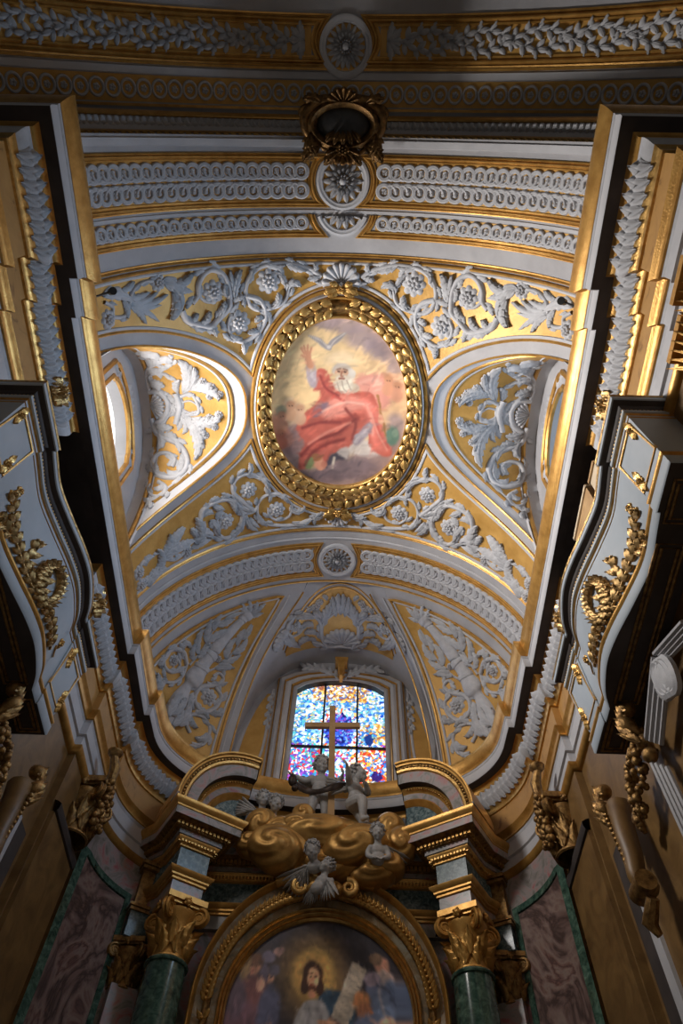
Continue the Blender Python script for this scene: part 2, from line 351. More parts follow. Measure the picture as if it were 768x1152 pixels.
LO=[['r',[-2.037,6.849],0.208],['r',[-1.408,7.452],0.208],['r',[-2.611,7.467],0.208],['s',[[-1.914,7.398],[-2.218,7.044],[-2.375,6.827],[-2.361,6.598],[-2.184,6.467],[-1.927,6.493],[-1.678,6.683],[-1.565,6.919],[-1.581,7.057]],0.072,0.056],['s',[[-0.316,7.641],[-0.688,7.805],[-0.988,7.894],[-1.326,7.871],[-1.663,7.761],[-1.843,7.516],[-1.831,7.232],[-1.656,7.064],[-1.378,7.048],[-1.16,7.186],[-1.047,7.438],[-1.141,7.677],[-1.398,7.725],[-1.581,7.568],[-1.592,7.36]],0.064,0.04],['s',[[-1.854,7.329],[-1.99,7.401],[-2.178,7.356],[-2.333,7.074],[-2.534,6.921]],0.064,0.064],['s',[[-2.335,7.094],[-2.21,7.388],[-2.272,7.658],[-2.44,7.849],[-2.679,7.863],[-2.865,7.674],[-2.895,7.442],[-2.801,7.374]],0.072,0.048],['l',[-2.075,6.49],-0.24,0.352,0.112,-1.99,4],['l',[-1.072,7.393],1.7,0.497,0.136,-3.2,4],['l',[-1.894,6.565],-0.03,0.496,0.12,1.55,4],['l',[-1.452,7.057],-0.02,0.419,0.12,1.4,4],['l',[-1.859,7.451],1.53,0.426,0.12,-0.93,4],['l',[-2.109,7.495],1.54,0.466,0.152,-1.0,4],['l',[-2.033,7.514],1.46,0.365,0.112,-0.99,4],['l',[-1.062,7.814],0.73,0.515,0.12,-1.62,4],['l',[-0.668,7.679],0.81,0.439,0.12,-1.86,4],['l',[-0.52,7.942],-2.03,0.446,0.104,1.86,4],['l',[-2.378,7.182],0.25,0.453,0.112,0.36,4],['l',[-2.537,6.96],-0.03,0.372,0.112,1.67,4],['l',[-2.18,7.396],1.53,0.517,0.112,1.23,4],['s',[[-3.668,7.802],[-3.963,7.854],[-4.243,7.722],[-4.505,7.823],[-4.873,7.89]],0.06,0.048],['l',[-4.293,7.615],-0.48,0.754,0.232,-0.27,6],['l',[-4.255,7.654],-0.08,0.794,0.208,-0.02,6],['l',[-4.313,7.605],-0.23,0.542,0.16,-1.41,5],['l',[-4.579,7.852],0.02,0.645,0.184,-2.43,5],['l',[-4.826,8.028],-0.87,0.659,0.208,1.33,5],['r',[-5.01,7.585],0.168],['r',[-4.997,7.883],0.152],['s',[[-5.042,7.502],[-4.829,7.421],[-4.514,7.477]],0.048,0.04],['l',[-4.804,7.541],-1.82,0.261,0.112,2.5,4],['l',[-3.367,7.769],-0.69,0.721,0.24,-1.62,5],['l',[-3.385,7.761],-1.45,0.609,0.208,2.87,5],['l',[-3.527,7.792],-0.03,0.499,0.16,-0.22,4],['l',[-3.33,7.598],-1.89,0.317,0.144,-0.35,4],['r',[-3.63,7.82],0.152],['s',[[-3.214,7.203],[-3.14,7.013],[-2.857,6.929],[-2.534,6.954],[-2.281,7.17],[-2.175,7.498],[-2.301,7.808],[-2.6,7.901],[-2.808,7.704],[-2.86,7.423],[-2.701,7.271]],0.08,0.048],['l',[-3.0,7.318],0.61,0.478,0.144,1.01,4],['l',[-3.155,7.17],-0.93,0.287,0.128,1.69,4],['l',[-2.877,6.959],1.13,0.311,0.128,-0.95,4],['l',[-2.502,6.999],0.49,0.382,0.128,1.3,4]]
LU=[['s',[[0.287,3.872],[0.623,3.768],[0.74,3.519],[0.875,3.267],[1.163,3.115],[1.458,3.159],[1.602,3.383],[1.544,3.673],[1.298,3.823],[1.069,3.753],[1.033,3.524],[1.17,3.37],[1.345,3.42]],0.088,0.064],['s',[[1.705,3.644],[1.854,3.46],[2.064,3.487],[2.095,3.67],[1.936,3.814],[1.777,3.805]],0.064,0.04],['s',[[2.121,3.732],[2.367,3.744],[2.548,3.784]],0.04,0.025],['l',[2.168,3.688],0.02,0.2,0.098,2.32,4],['l',[2.267,3.733],-0.94,0.223,0.082,1.16,4],['s',[[-0.3,3.839],[-0.569,3.847],[-0.72,3.68],[-0.705,3.463],[-0.603,3.362]],0.072,0.048],['s',[[-0.609,3.856],[-0.83,3.791],[-0.99,3.568],[-0.866,3.429],[-1.058,3.268],[-1.292,3.293],[-1.104,3.605],[-1.403,3.815]],0.064,0.043],['l',[-0.529,3.837],-1.16,0.344,0.144,-0.2,4],['l',[-0.738,3.795],-2.57,0.377,0.136,2.71,4],['l',[-0.988,3.602],-3.04,0.523,0.165,1.89,4],['l',[-1.345,3.767],-2.89,0.465,0.149,2.7,4],['l',[-0.375,3.828],-2.81,0.303,0.12,3.01,4],['l',[-0.281,3.166],-2.48,0.986,0.248,-1.13,6],['l',[-0.319,3.11],-2.37,0.69,0.184,-0.68,5],['l',[0.234,3.215],-0.96,1.063,0.248,1.37,6],['l',[0.25,3.146],-0.76,0.683,0.184,0.45,5],['l',[0.271,3.271],-1.16,0.414,0.12,2.08,4],['l',[-0.278,3.253],2.48,0.342,0.136,1.71,4],['l',[-0.36,3.002],-2.09,0.699,0.232,1.7,6],['l',[-0.36,2.984],-2.5,0.512,0.16,1.58,5],['l',[0.265,3.041],-0.95,0.682,0.232,-1.39,6],['l',[0.302,3.043],-0.7,0.439,0.176,-0.04,5],['r',[-0.548,2.738],0.096],['r',[-0.428,2.574],0.096],['r',[-0.263,2.424],0.088],['r',[-0.202,2.637],0.08],['r',[0.185,2.472],0.096],['r',[0.451,2.567],0.088],['r',[0.632,2.762],0.088],['r',[0.248,2.67],0.088],['s',[[-0.187,3.228],[-0.248,2.996],[-0.013,2.879],[0.171,2.911],[0.197,3.212]],0.056,0.056],['s',[[-0.059,3.224],[-0.1,3.028],[0.005,2.88]],0.032,0.032],['s',[[0.088,3.22],[0.156,3.05],[0.116,2.907]],0.032,0.032],['s',[[-0.276,3.323],[0.015,3.255],[0.4,3.368]],0.096,0.096],['s',[[-0.241,3.257],[-0.005,3.194],[0.308,3.291]],0.04,0.04],['s',[[-0.281,3.859],[-0.276,3.617],[-0.033,3.495],[0.261,3.587],[0.423,3.83]],0.088,0.088],['f',[0.013,3.879],0.32,-2.77,-0.37],['s',[[-0.267,3.67],[0.019,3.406],[0.127,3.346]],0.056,0.056],['s',[[0.498,3.71],[0.167,3.473],[-0.056,3.346]],0.056,0.056],['l',[0.358,3.843],-0.62,0.454,0.176,-1.3,4],['l',[0.607,3.821],-1.38,0.428,0.176,2.32,4],['l',[0.708,3.644],-2.28,0.321,0.136,1.35,4],['l',[0.74,3.537],-1.7,0.449,0.136,1.92,4],['l',[1.056,3.274],-0.59,0.442,0.136,1.08,4],['l',[1.399,3.237],0.14,0.347,0.136,2.54,4],['l',[1.575,3.597],1.86,0.384,0.128,1.64,4],['l',[1.062,3.486],-0.99,0.309,0.12,2.1,4],['l',[1.747,3.567],-0.69,0.279,0.104,2.45,4]]
TO=[['t',[[0.005,-1.652,0.282],[0.008,-1.31,0.268],[0.004,-0.999,0.262],[0.009,-0.737,0.17],[0.009,-0.629,0.161],[0.002,-0.524,0.275],[-0.015,-0.359,0.295],[-0.019,-0.185,0.239],[-0.014,-0.15,0.259],[-0.007,-0.081,0.259],[-0.001,-0.046,0.211],[0.001,0.163,0.202],[0.0,0.205,0.231],[0.002,0.292,0.232],[0.005,0.337,0.164],[0.018,0.446,0.203],[0.035,1.231,0.13],[0.038,1.292,0.163],[0.048,1.358,0.163],[0.051,1.406,0.211],[0.058,1.507,0.22]]],['l',[0.054,1.448],0.17,0.346,0.106,-0.05,4],['l',[0.038,1.494],0.82,0.341,0.115,-0.67,4],['l',[0.02,1.511],1.9,0.339,0.114,-1.68,4],['l',[0.002,1.528],2.01,0.374,0.113,-0.75,4],['l',[-0.038,1.503],2.31,0.282,0.094,-0.35,4],['s',[[0.275,-0.293],[0.269,0.175],[0.39,0.606],[0.424,0.881],[0.202,1.339]],0.039,0.024],['l',[0.25,-0.129],0.02,0.402,0.128,1.28,4],['l',[0.258,0.038],0.29,0.591,0.158,0.98,4],['l',[0.292,0.333],0.7,0.558,0.168,0.13,4],['l',[0.328,0.361],1.95,0.56,0.156,-0.2,4],['l',[0.389,0.637],0.91,0.392,0.168,0.28,4],['l',[0.405,0.775],2.18,0.441,0.137,-0.33,4],['l',[0.386,0.978],1.88,0.481,0.107,0.22,4],['l',[0.258,-0.049],2.04,0.399,0.127,-0.81,4],['s',[[-0.2,-0.06],[-0.341,0.237],[-0.382,0.693],[-0.254,1.198],[-0.212,1.412]],0.038,0.024],['l',[-0.272,0.089],2.32,0.494,0.131,0.14,4],['l',[-0.299,0.318],2.57,0.493,0.131,-0.92,4],['l',[-0.362,0.433],0.8,0.551,0.152,0.78,4],['l',[-0.378,0.629],2.32,0.511,0.141,-1.44,4],['l',[-0.337,0.837],0.93,0.412,0.114,0.43,4],['l',[-0.325,1.012],1.81,0.407,0.094,-0.92,4],['l',[-0.303,0.204],2.02,0.393,0.113,1.19,4],['r',[0.217,0.34],0.088],['r',[-0.204,0.307],0.095],['s',[[0.353,-0.332],[0.269,-0.568],[0.339,-0.816],[0.598,-0.999],[0.882,-1.018]],0.059,0.05],['s',[[0.353,-0.332],[0.616,-0.216],[0.874,-0.344],[0.985,-0.591],[0.816,-0.776],[0.531,-0.703],[0.487,-0.473],[0.667,-0.431]],0.078,0.05],['r',[0.701,-0.515],0.149],['l',[0.655,-0.222],0.1,0.38,0.16,3.71,4],['l',[0.91,-0.61],-0.73,0.333,0.162,-1.76,4],['l',[0.787,-0.337],0.21,0.371,0.142,-1.51,4],['l',[0.819,-0.993],-2.08,0.614,0.225,-0.73,5],['l',[0.53,-0.944],-0.68,0.392,0.156,-1.8,4],['s',[[-0.331,-0.291],[-0.549,-0.165],[-0.599,0.049],[-0.44,0.088],[-0.369,-0.06]],0.065,0.047],['s',[[-0.492,-0.212],[-0.261,-0.489],[-0.315,-0.772],[-0.61,-0.853],[-0.81,-0.585],[-0.781,-0.28],[-0.557,-0.215]],0.083,0.055],['r',[-0.558,-0.492],0.21],['l',[-0.298,-0.705],-0.75,0.353,0.147,-2.37,4],['l',[-0.788,-0.684],3.59,0.303,0.132,-2.79,4],['s',[[-0.569,-1.417],[-0.404,-1.296],[-0.428,-1.075],[-0.693,-0.944],[-0.934,-1.061],[-0.94,-1.425],[-0.704,-1.579]],0.07,0.043],['l',[-0.537,-1.015],1.24,0.384,0.152,2.82,4],['l',[-0.449,-1.109],-1.86,0.277,0.133,-1.59,4],['l',[-0.894,-1.167],-2.09,0.388,0.136,2.2,4],['l',[0.114,-1.441],2.6,0.565,0.185,-1.56,4],['l',[0.113,-1.538],1.42,0.587,0.188,0.21,4],['l',[-0.187,-1.509],2.23,0.634,0.181,-1.46,4],['l',[-0.059,-1.604],2.24,0.523,0.164,-1.42,4]]
SH=[['f',[0.057,11.49],0.522,-2.95,-0.19],['s',[[0.058,11.535],[-0.32,11.54],[-0.548,11.427],[-0.726,11.336]],0.08,0.057],['s',[[-0.32,11.572],[-0.472,11.183],[-0.424,10.752],[-0.252,10.575],[-0.107,10.453]],0.08,0.065],['s',[[-0.472,11.183],[-0.523,10.713],[-0.873,10.44],[-1.245,10.468],[-1.411,10.724],[-1.256,11.009],[-1.009,10.949],[-1.006,10.735]],0.079,0.045],['r',[-1.168,10.77],0.15],['r',[-0.622,10.296],0.13],['r',[-0.523,10.153],0.108],['r',[-0.781,10.311],0.098],['l',[-0.473,10.81],-1.14,0.699,0.218,-0.16,4],['l',[-0.424,10.63],-2.39,0.365,0.175,-0.04,4],['l',[-0.672,10.602],-2.55,0.544,0.189,-0.65,4],['l',[-1.365,10.746],2.85,0.652,0.245,-0.61,5],['l',[-0.981,10.835],-0.9,0.339,0.156,1.71,4],['l',[-0.93,11.035],-0.46,0.357,0.158,1.26,4],['l',[-0.777,11.262],-2.48,0.353,0.16,-1.63,4],['l',[-1.489,10.929],1.17,0.638,0.179,-0.67,4],['l',[-0.105,10.574],-1.83,0.606,0.194,0.2,4],['l',[-0.008,10.51],-1.79,0.627,0.193,0.27,4],['l',[-0.329,10.094],-1.89,0.199,0.096,-0.72,4]]
T_O,T_E1,T_E2,T_N=[[-2.9671, 10.709, 12.2726], [-0.5426, -0.84, 0.0], [0.4629, -0.299, 0.8345], [-0.701, 0.4528, 0.551]]
CW,CH,CN,CX0=2.33,4.06,2.5,.10
def chalf(z):
    t=max(0,(z-ZS)/CH); return CW*max(0,1-t**CN)**(1/CN)
def ugroin(v,side,grow=0.):
    z=ZS+R*sin(v); x=chalf(z)+grow+side*CX0
    q=min(1,max(0,x/(AA*max(1e-4,cos(v))))); return side*math.asin(q**(AN/2))
def apt(u,v): return amap(u,v,0)
VT=math.asin(.999)
for side,nm in ((-1,'left'),(1,'right')):
    rows=[]
    for i in range(41):
        v=PI/2*.985*i/40; u1=ugroin(v,side); rows.append([apt(side*PI/2+(u1-side*PI/2)*j/14,v) for j in range(15)])
    mb=MB(); mb.grid(rows); struct('trim_%d'%(3 if side<0 else 4),mb,'grey','%s part of the apse half dome'%nm,angle=180)
WY=12.12
def cellpt(t,grow=0.):                 # t -pi/2..pi/2 along the head of the central cell
    x=(CW+grow)*(1 if t>0 else -1)*abs(sin(t))**(2/CN); z=ZS+(CH+grow)*abs(cos(t))**(2/CN); return x+CX0,z
def frontY(x,z):
    s=min(.9999,max(0,(z-ZS)/R)); v=math.asin(s); q=min(1,abs(x)/(AA*max(1e-4,cos(v))))
    c=max(0,1-q**AN)**(1/AN); return AY+AB*c*cos(v)
rows=[]
for i in range(61):
    x,z=cellpt(-PI/2+PI*i/60); y0=AY if z>ZS+R*.998 else frontY(x,z); rows.append([(x,y0+(WY-y0)*k/6,z) for k in range(7)])
mb=MB(); mb.grid(rows); struct('trim_5',mb,'grey','round headed cell of the apse over the window',angle=180)
def cellmap(a,y,w):                    # a: metres from the crown along the cell profile
    P=CELLP; d=min(max(a+CELLT/2,0),CELLT-1e-6)
    i=min(max(bisect.bisect(CELLC,d)-1,0),len(P)-2); t=(d-CELLC[i])/(CELLC[i+1]-CELLC[i]); p=P[i]+(P[i+1]-P[i])*t
    tt=(P[min(i+2,len(P)-1)]-P[max(i-1,0)]).normalized(); return (p.x+tt.y*w,y,p.y-tt.x*w)
import bisect
CELLP=[Vector(cellpt(-PI/2+PI*i/80)) for i in range(81)]; CELLC=[0.]
for a,b in zip(CELLP,CELLP[1:]): CELLC.append(CELLC[-1]+(b-a).length)
CELLT=CELLC[-1]
# ------------------------------------------------------------------ walls (below the cornice)
def wallpath(side,full=True):
    p=[(6.5,.14),(3.75,.14),(3.75,1.38),(3.86,1.38),(3.86,1.90),(3.92,1.90),(3.92,8.5),(3.80,8.5),(3.80,9.95),(3.68,9.95)]
    for i in range(1,22):
        a=PI/2*i/21; p.append((3.68*cos(a)**.95 if i<21 else 0.,9.95+2.42*sin(a)**.95))
    return [(side*x,y) for x,y in p]
WP=wallpath(1)
def sweep(side,prof,path=None,mb=None):
    """profile [(projection from the wall, z)] swept along the wall plan"""
    mb=mb or MB(); P=path or WP; rows=[]
    for d,z in prof:
        q=offset(P,d); rows.append([(side*x,y,z) for x,y in q])
    return mb.grid(rows)
# ------------------------------------------------------------------ cornice round the chancel
def arc(p,q,bul,n=6):
    """points from p to q bulging sideways by bul (+ left)"""
    out=[]; dx,dy=q[0]-p[0],q[1]-p[1]; L=math.hypot(dx,dy); nx,ny=-dy/L,dx/L
    for i in range(n+1):
        t=i/n; k=4*t*(1-t)*bul; out.append((p[0]+dx*t+nx*k,p[1]+dy*t+ny*k))
    return out
CPATH=WP
NY0,NY1=3.75,6.45                      # recess over the balcony
iC=6                                    # index of the end of the long straight stretch in the wall plan
WPA=WP[:iC]+[(3.92,NY0),(4.35,NY0)]; WPB=[(4.35,NY1),(3.92,NY1)]+WP[iC:]
def sweep2(side,prof,mb=None):
    mb=mb or MB(); sweep(side,prof,WPA,mb); return sweep(side,prof,WPB,mb)
for side,nm in ((-1,'left'),(1,'right')):
    root=thing('cornice','deep grey and gold cornice running along the %s wall of the chancel into the apse'%nm,'cornice',(side*3.4,4,9.5))
    part=lambda n,prof,mat,lab=None: sweep(side,prof).build(n,mat,root,lab,angle=50)
    part('fillet',[(.02,10.03),(.50,10.03),(.50,9.98)],'goldbright')
    part('cyma',[(.50,9.98)]+arc((.50,9.98),(.41,9.75),.02)[1:]+[(.41,9.74),(.405,9.74)],'gold')
    part('upper_bead',[(.405,9.74),(.40,9.735)]+arc((.40,9.735),(.39,9.695),.006,4)+[(.385,9.69)],'relief')
    part('corona',[(.385,9.69),(.385,9.52),(.37,9.50)],'pale')
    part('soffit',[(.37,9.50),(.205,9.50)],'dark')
    part=lambda n,prof,mat,lab=None: sweep2(side,prof).build(n,mat,root,lab,angle=50)
    part('bed_moulding',[(.205,9.50)]+arc((.205,9.50),(.155,9.34),-.025)[1:]+[(.15,9.335)],'gold')
    part('cove',[(.15,9.335)]+arc((.15,9.335),(.06,9.07),.03)[1:],'relief')
    part('lower_moulding',[(.06,9.07),(.085,9.065)]+arc((.085,9.06),(.03,8.93),-.02)[1:]+[(0.,8.92)],'goldbright')
    part('frieze',[(0.,8.92),(0.,8.45)],'ochre')
    part('architrave_moulding',[(0.,8.45),(.07,8.445)]+arc((.07,8.43),(.02,8.29),-.02)[1:]+[(-.005,8.285)],'gold')
    part('architrave_ornament',[(-.005,8.285),(-.02,8.23)],'relief')
    part('architrave',[(-.02,8.23),(-.02,8.01),(.0,8.0),(.0,7.98),(-.035,7.96),(-.035,7.76)],'pale')
    part('lower_bead',[(-.035,7.76),(.015,7.75),(.01,7.70),(-.03,7.64),(-.06,7.63)],'gold')
    # acanthus leaves on the cove: one mesh, copied along the wall
    mb=MB(); r_leaf(mb,(0,-.04),PI/2-.25,.36,.17,.5,.085,2,12,.9); lf=MB()
    for x,y,w in mb.v:                 # local: x along wall, y up the cove, w outwards
        t=y/.31; lf.v.append((x+.03*sin(3*t),.055+.10*t+w*.85,9.07+.27*t-w*.35))
    lf.f=mb.f
    proto=None; q=offset(CPATH,0.)
    for (p,a) in along(q,.150,2.9):
        if NY0-.05<p[1]<NY1+.05 and p[0]>3: continue
        nx,ny=-sin(a),cos(a)
        if proto is None:
            m2=MB(); m2.v=[(v[0],v[1],v[2]) for v in lf.v]; m2.f=lf.f
            proto=m2.build('leaf','relief',None,angle=180); o=proto
        else:
            o=proto.copy(); COL.objects.link(o)
        o.parent=root; 
        ang=a if side>0 else PI-a
        # local x along the wall, local y into the room
        bx=Vector((cos(a)*side,sin(a),0)); by=Vector((nx*side,ny,0)); m=Matrix(((bx.x,by.x,0,side*p[0]-root.location.x),(bx.y,by.y,0,p[1]-root.location.y),(0,0,1,-root.location.z),(0,0,0,1)))
        o.matrix_local=m
    lw=sweep2(side,[(-.06,7.66),(-.06,6.40)]); sweep(side,[(-.06,6.40),(-.06,FLOOR)],WP,lw)
    struct('wall_%s'%nm,lw,'brown','%s wall of the chancel below the cornice'%nm,angle=60)
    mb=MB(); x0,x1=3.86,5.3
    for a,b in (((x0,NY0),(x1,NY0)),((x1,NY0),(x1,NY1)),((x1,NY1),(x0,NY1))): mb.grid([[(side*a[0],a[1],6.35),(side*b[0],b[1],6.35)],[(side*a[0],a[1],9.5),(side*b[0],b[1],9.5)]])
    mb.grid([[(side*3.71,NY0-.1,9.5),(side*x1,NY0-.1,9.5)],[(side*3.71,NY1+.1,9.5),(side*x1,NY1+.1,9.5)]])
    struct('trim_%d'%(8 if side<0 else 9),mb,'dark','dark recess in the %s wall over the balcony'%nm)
    for k,(Yb,zb) in enumerate(((3.22,9.18),(6.82,9.18))):
        bo=thing('gilded_boss','gilded leaf boss on the cornice at the %s end of the %s balcony'%('near' if k==0 else 'far',nm),'boss',(side*3.75,Yb,zb))
        fm=lambda u,v,w:(side*(3.80-w),Yb+u,zb+v); mb=MB(); rr=random.Random(k+5)
        r_rosette(mb,(0,0),.17,.14,6); 
        for j in range(6): r_leaf(mb,(.04*cos(j),.04*sin(j)),j*PI/3,.2,.07,.4,.1,2)
        mb.mapped(fm).build('leaf_cluster','goldleaf',bo,angle=180)
# ------------------------------------------------------------------ transverse arches of the vault
def arcpts(c,r,a0,a1,n=10): return [(c[0]+r*cos(a0+(a1-a0)*i/n),c[1]+r*sin(a0+(a1-a0)*i/n)) for i in range(n+1)]
GP=[(-.065,0),(-.065,.022),(-.045,.03),(-.04,.012),(-.03,.012)]+[(-.03+.055*k/5,.014+.038*sin(PI*k/5)) for k in range(6)]+[(.035,.014),(.04,.028),(.062,.028),(.066,0)]
FIL=[(-.022,0),(-.02,.02),(0,.026),(.02,.02),(.022,0)]
SE=5.95
def band(name,label,cat,group=None): return thing(name,label,cat,vmap(0,.8,0),group)
for side,nm in ((-1,'left'),(1,'right')):
    sd='%s of the near medallion'%nm
    # double guilloche panel frame
    f=thing('panel_frame','gilded moulded frame of the double interlace panel %s'%sd,'frame',vmap(side*2,.77,0))
    c=(side*.03,.77)
    th=math.acos(.36/.56)
    path=[(side*SE,.39)]+[(side*(SE-(SE-.40)*k/40),.39) for k in range(1,41)]+[(side*math.sqrt(.57**2-(y-.77)**2),y) for y in [.39+.76*k/12 for k in range(1,12)]]+[(side*(.40+(SE-.40)*k/40),1.15) for k in range(0,41)]
    moulding(path,[(d*side*-1,w) for d,w in GP],vmap).build('moulding','gold',f)
    patch([(side*x,y) for x,y in [(.60,.44)]+[(.60+(SE-.60)*k/20,.44) for k in range(1,21)]+[(SE-(SE-.60)*k/20,1.10) for k in range(21)]],[],vmap,.006,.4).build('gold_ground','goldpanel',f,angle=180)
    f2=thing('panel_frame','gilded moulded frame of the single interlace panel %s'%sd,'frame',vmap(side*2,1.5,0))
    path=[(side*.575,1.33)]+[(side*math.sqrt(.59**2-(y-1.22)**2),y) for y in [1.345+.325*k/8 for k in range(8)]]+[(side*(.39+(SE-.39)*k/40),1.67) for k in range(0,41)]
    moulding(path,[(d*side*-1,w) for d,w in GP],vmap).build('moulding','gold',f2)
    patch([(side*x,y) for x,y in [(.62,1.33)]+[(.62+(SE-.62)*k/20,1.33) for k in range(1,21)]+[(SE-(SE-.62)*k/20,1.62) for k in range(21)]],[],vmap,.006,.4).build('gold_ground','goldpanel',f2,angle=180)
    # far arch
    f3=thing('panel_frame','gilded moulded frame of the interlace panel on the apse arch %s of its rosette'%nm,'frame',vmap(side*2,8.9,0))
    path=[(side*SE,8.49)]+[(side*(SE-(SE-.42)*k/40),8.49) for k in range(1,41)]+[(side*(.42+.13*sin(PI*(y-8.49)/.82)),y) for y in [8.49+.82*k/12 for k in range(1,12)]]+[(side*(.42+(SE-.42)*k/40),9.31) for k in range(0,41)]
    moulding(path,[(d*side*-1,w) for d,w in GP],vmap).build('moulding','gold',f3)
    patch([(side*x,y) for x,y in [(.6,8.56)]+[(.6+(SE-.6)*k/20,8.56) for k in range(1,21)]+[(SE-(SE-.6)*k/20,9.24) for k in range(21)]],[],vmap,.006,.4).build('gold_ground','goldpanel',f3,angle=180)
# gold fillets running right across the vault
def fillet(y,label,prof=FIL,mat='gold',s=SE,name='fillet_moulding'):
    o=moulding([(-s+2*s*k/80,y) for k in range(81)],prof,vmap).build(name,mat); tagset(o,label,'moulding')
fillet(.17,'pale grey band along the front edge of the vault next to the dark arch',[(-.06,0),(-.055,.03),(.055,.03),(.06,0)],'pale')
fillet(2.05,'gold fillet between grey band and scrolls at the front of the vault',[(-.04,0),(-.035,.02),(-.01,.012)]+[(-.01+.04*k/4,.012+.02*sin(PI*k/4)) for k in range(5)]+[(.035,0)])
fillet(8.07,'gold fillet between scrolls and grey band beside the apse arch',[(-.04,0),(-.035,.02),(-.01,.012)]+[(-.01+.04*k/4,.012+.02*sin(PI*k/4)) for k in range(5)]+[(.035,0)])
fillet(8.30,'thin grey fillet on the apse arch behind the ceiling painting',FIL,'pale')
fillet(9.50,'gold fillet on the far edge of the apse arch',FIL)
# ------------------------------------------------------------------ interlace bands: one loop mesh with its rosette, copied round the arch
def loop_mesh(w,h):
    """S-shaped loop of the interlace, centred at s=0,y=0; w pitch along the arch, h band height"""
    mb=MB(); r=h*.37
    ring=[(r*1.02*cos(2*PI*k/22),r*sin(2*PI*k/22)) for k in range(22)]
    rows=[]
    for (d,hh) in ((-.95,.0),(-.85,.45),(-.45,.72),(-.2,.5),(.1,.75),(.5,.5),(.62,0)):
        rows.append([(x*(1+d*.44/1),y*(1+d*.44),hh*.075) for x,y in ring])
    mb.grid(rows,closed_u=True)
    tail=spline([(r*.55,r*.8),(w*.62,r*.9),(w*.98,r*.25),(w*1.05,-r*.4)],6)
    r_stem(mb,tail,h*.105,h*.095,1.75); return mb
def interlace(name,label,side,y,h,pitch,s0,n,flip,group=None):
    root=thing(name,label,'interlace band',vmap(side*(s0+2),y,0),group)
    mb=loop_mesh(pitch,h); rs=MB(); r_rosette(rs,(0,0),h*.20,.05,4,PI/4,1)
    sgn=side
    for m_ in (mb,rs): m_.v=[((p[0]*sgn),p[1]*flip,p[2]) for p in m_.v]
    for m_ in (mb,rs): m_.v=[(p[0],p[1],R-p[2]) if True else p for p in m_.v]    # z measured from the vault axis
    def mk(m_,nm): 
        o=MB(); o.v=m_.v; o.f=m_.f; return o.build(nm,'relief',None,angle=180)
    P1=mk(mb,'loop'); P2=mk(rs,'rosette')
    for k in range(n):
        a=side*(s0+k*pitch)/R
        o=P1 if k==0 else P1.copy(); q=P2 if k==0 else P2.copy()
        if k: COL.objects.link(o); COL.objects.link(q)
        o.parent=root; o.matrix_local=Matrix.Translation(Vector((0,y,ZS))-root.location)@Matrix.Rotation(a,4,'Y')
        q.parent=o; q.matrix_local=Matrix.Identity(4)
for side,nm in ((-1,'left'),(1,'right')):
    interlace('interlace_band','nearer row of the double grey interlace %s of the near medallion'%nm,side,.615,.33,.222,.76,23,1)
    interlace('interlace_band','farther row of the double grey interlace %s of the near medallion'%nm,side,.925,.33,.222,.76,23,-1)
    interlace('interlace_band','single narrow grey interlace band %s of the half hidden small rosette'%nm,side,1.47,.29,.222,.76,23,1)
    interlace('interlace_band','first row of the braided grey interlace on the apse arch %s of its rosette'%nm,side,8.74,.36,.19,.72,26,1)
    interlace('interlace_band','second row of the braided grey interlace on the apse arch %s of its rosette'%nm,side,9.05,.36,.19,.72,26,-1)
# ------------------------------------------------------------------ round medallions on the arches
def medallion(y,r,label,petals,rings=3,half=False,fm=vmap,h=.09,s=0.,dark=False,cut=None):
    def clip(m_):
        if cut is not None: m_.f=[q for q in m_.f if all(m_.v[i][1]>cut for i in q)]
        return m_
    root=thing('rosette_medallion',label,'medallion',fm(s,y,0))
    f=lambda u,v,w: fm(u+s,v+y,w)
    I3=lambda u,v,w:(u,v,w)
    ring=arcpts((0,0),r*.93,0,2*PI,40)[:-1]
    moulding(ring,[(-.075,0),(-.07,.05),(-.03,.06),(0,.045),(.03,.05),(.05,.03),(.055,0)],I3,True).__class__.merge(MB(),clip(moulding(ring,[(-.075,0),(-.07,.05),(-.03,.06),(0,.045),(.03,.05),(.05,.03),(.055,0)],I3,True))).mapped(f).build('ring','pale' if not dark else 'grey',root)
    patch([p for p in arcpts((0,0),r*.86,0,2*PI,32)[:-1] if cut is None or p[1]>cut],[],f,.012,.2).build('ground','goldpanel',root,angle=180)
    mb=MB()
    for k in range(rings):
        n=petals if k<2 else petals-4; rr=r*(.82-.27*k)
        for j in range(n):
            a=2*PI*(j+.5*(k%2))/n; r_leaf(mb,(rr*.42*cos(a),rr*.42*sin(a)),a,rr*.60,rr*2.3/n,0,h*(.6+.35*k),1,7,.5)
    mb.ball((0,0,h*.9),(r*.16,r*.16,h*.7),10,6); clip(mb).mapped(f).build('rosette','relief',root,angle=180); return root
medallion(.77,.445,'round grey rosette medallion on the near arch above the painting, under the gilded cartouche',14)
medallion(1.22,.445,'half visible grey rosette cut by a strip, between full medallion and shell palmette',14,cut=.12)
fillet(1.285,'thin pale strip across the near arch between double and single interlace bands',[(-.03,0),(-.025,.02),(.025,.02),(.03,0)],'pale')
medallion(8.90,.40,'round grey fluted rosette medallion on the apse arch, below the painting',16)
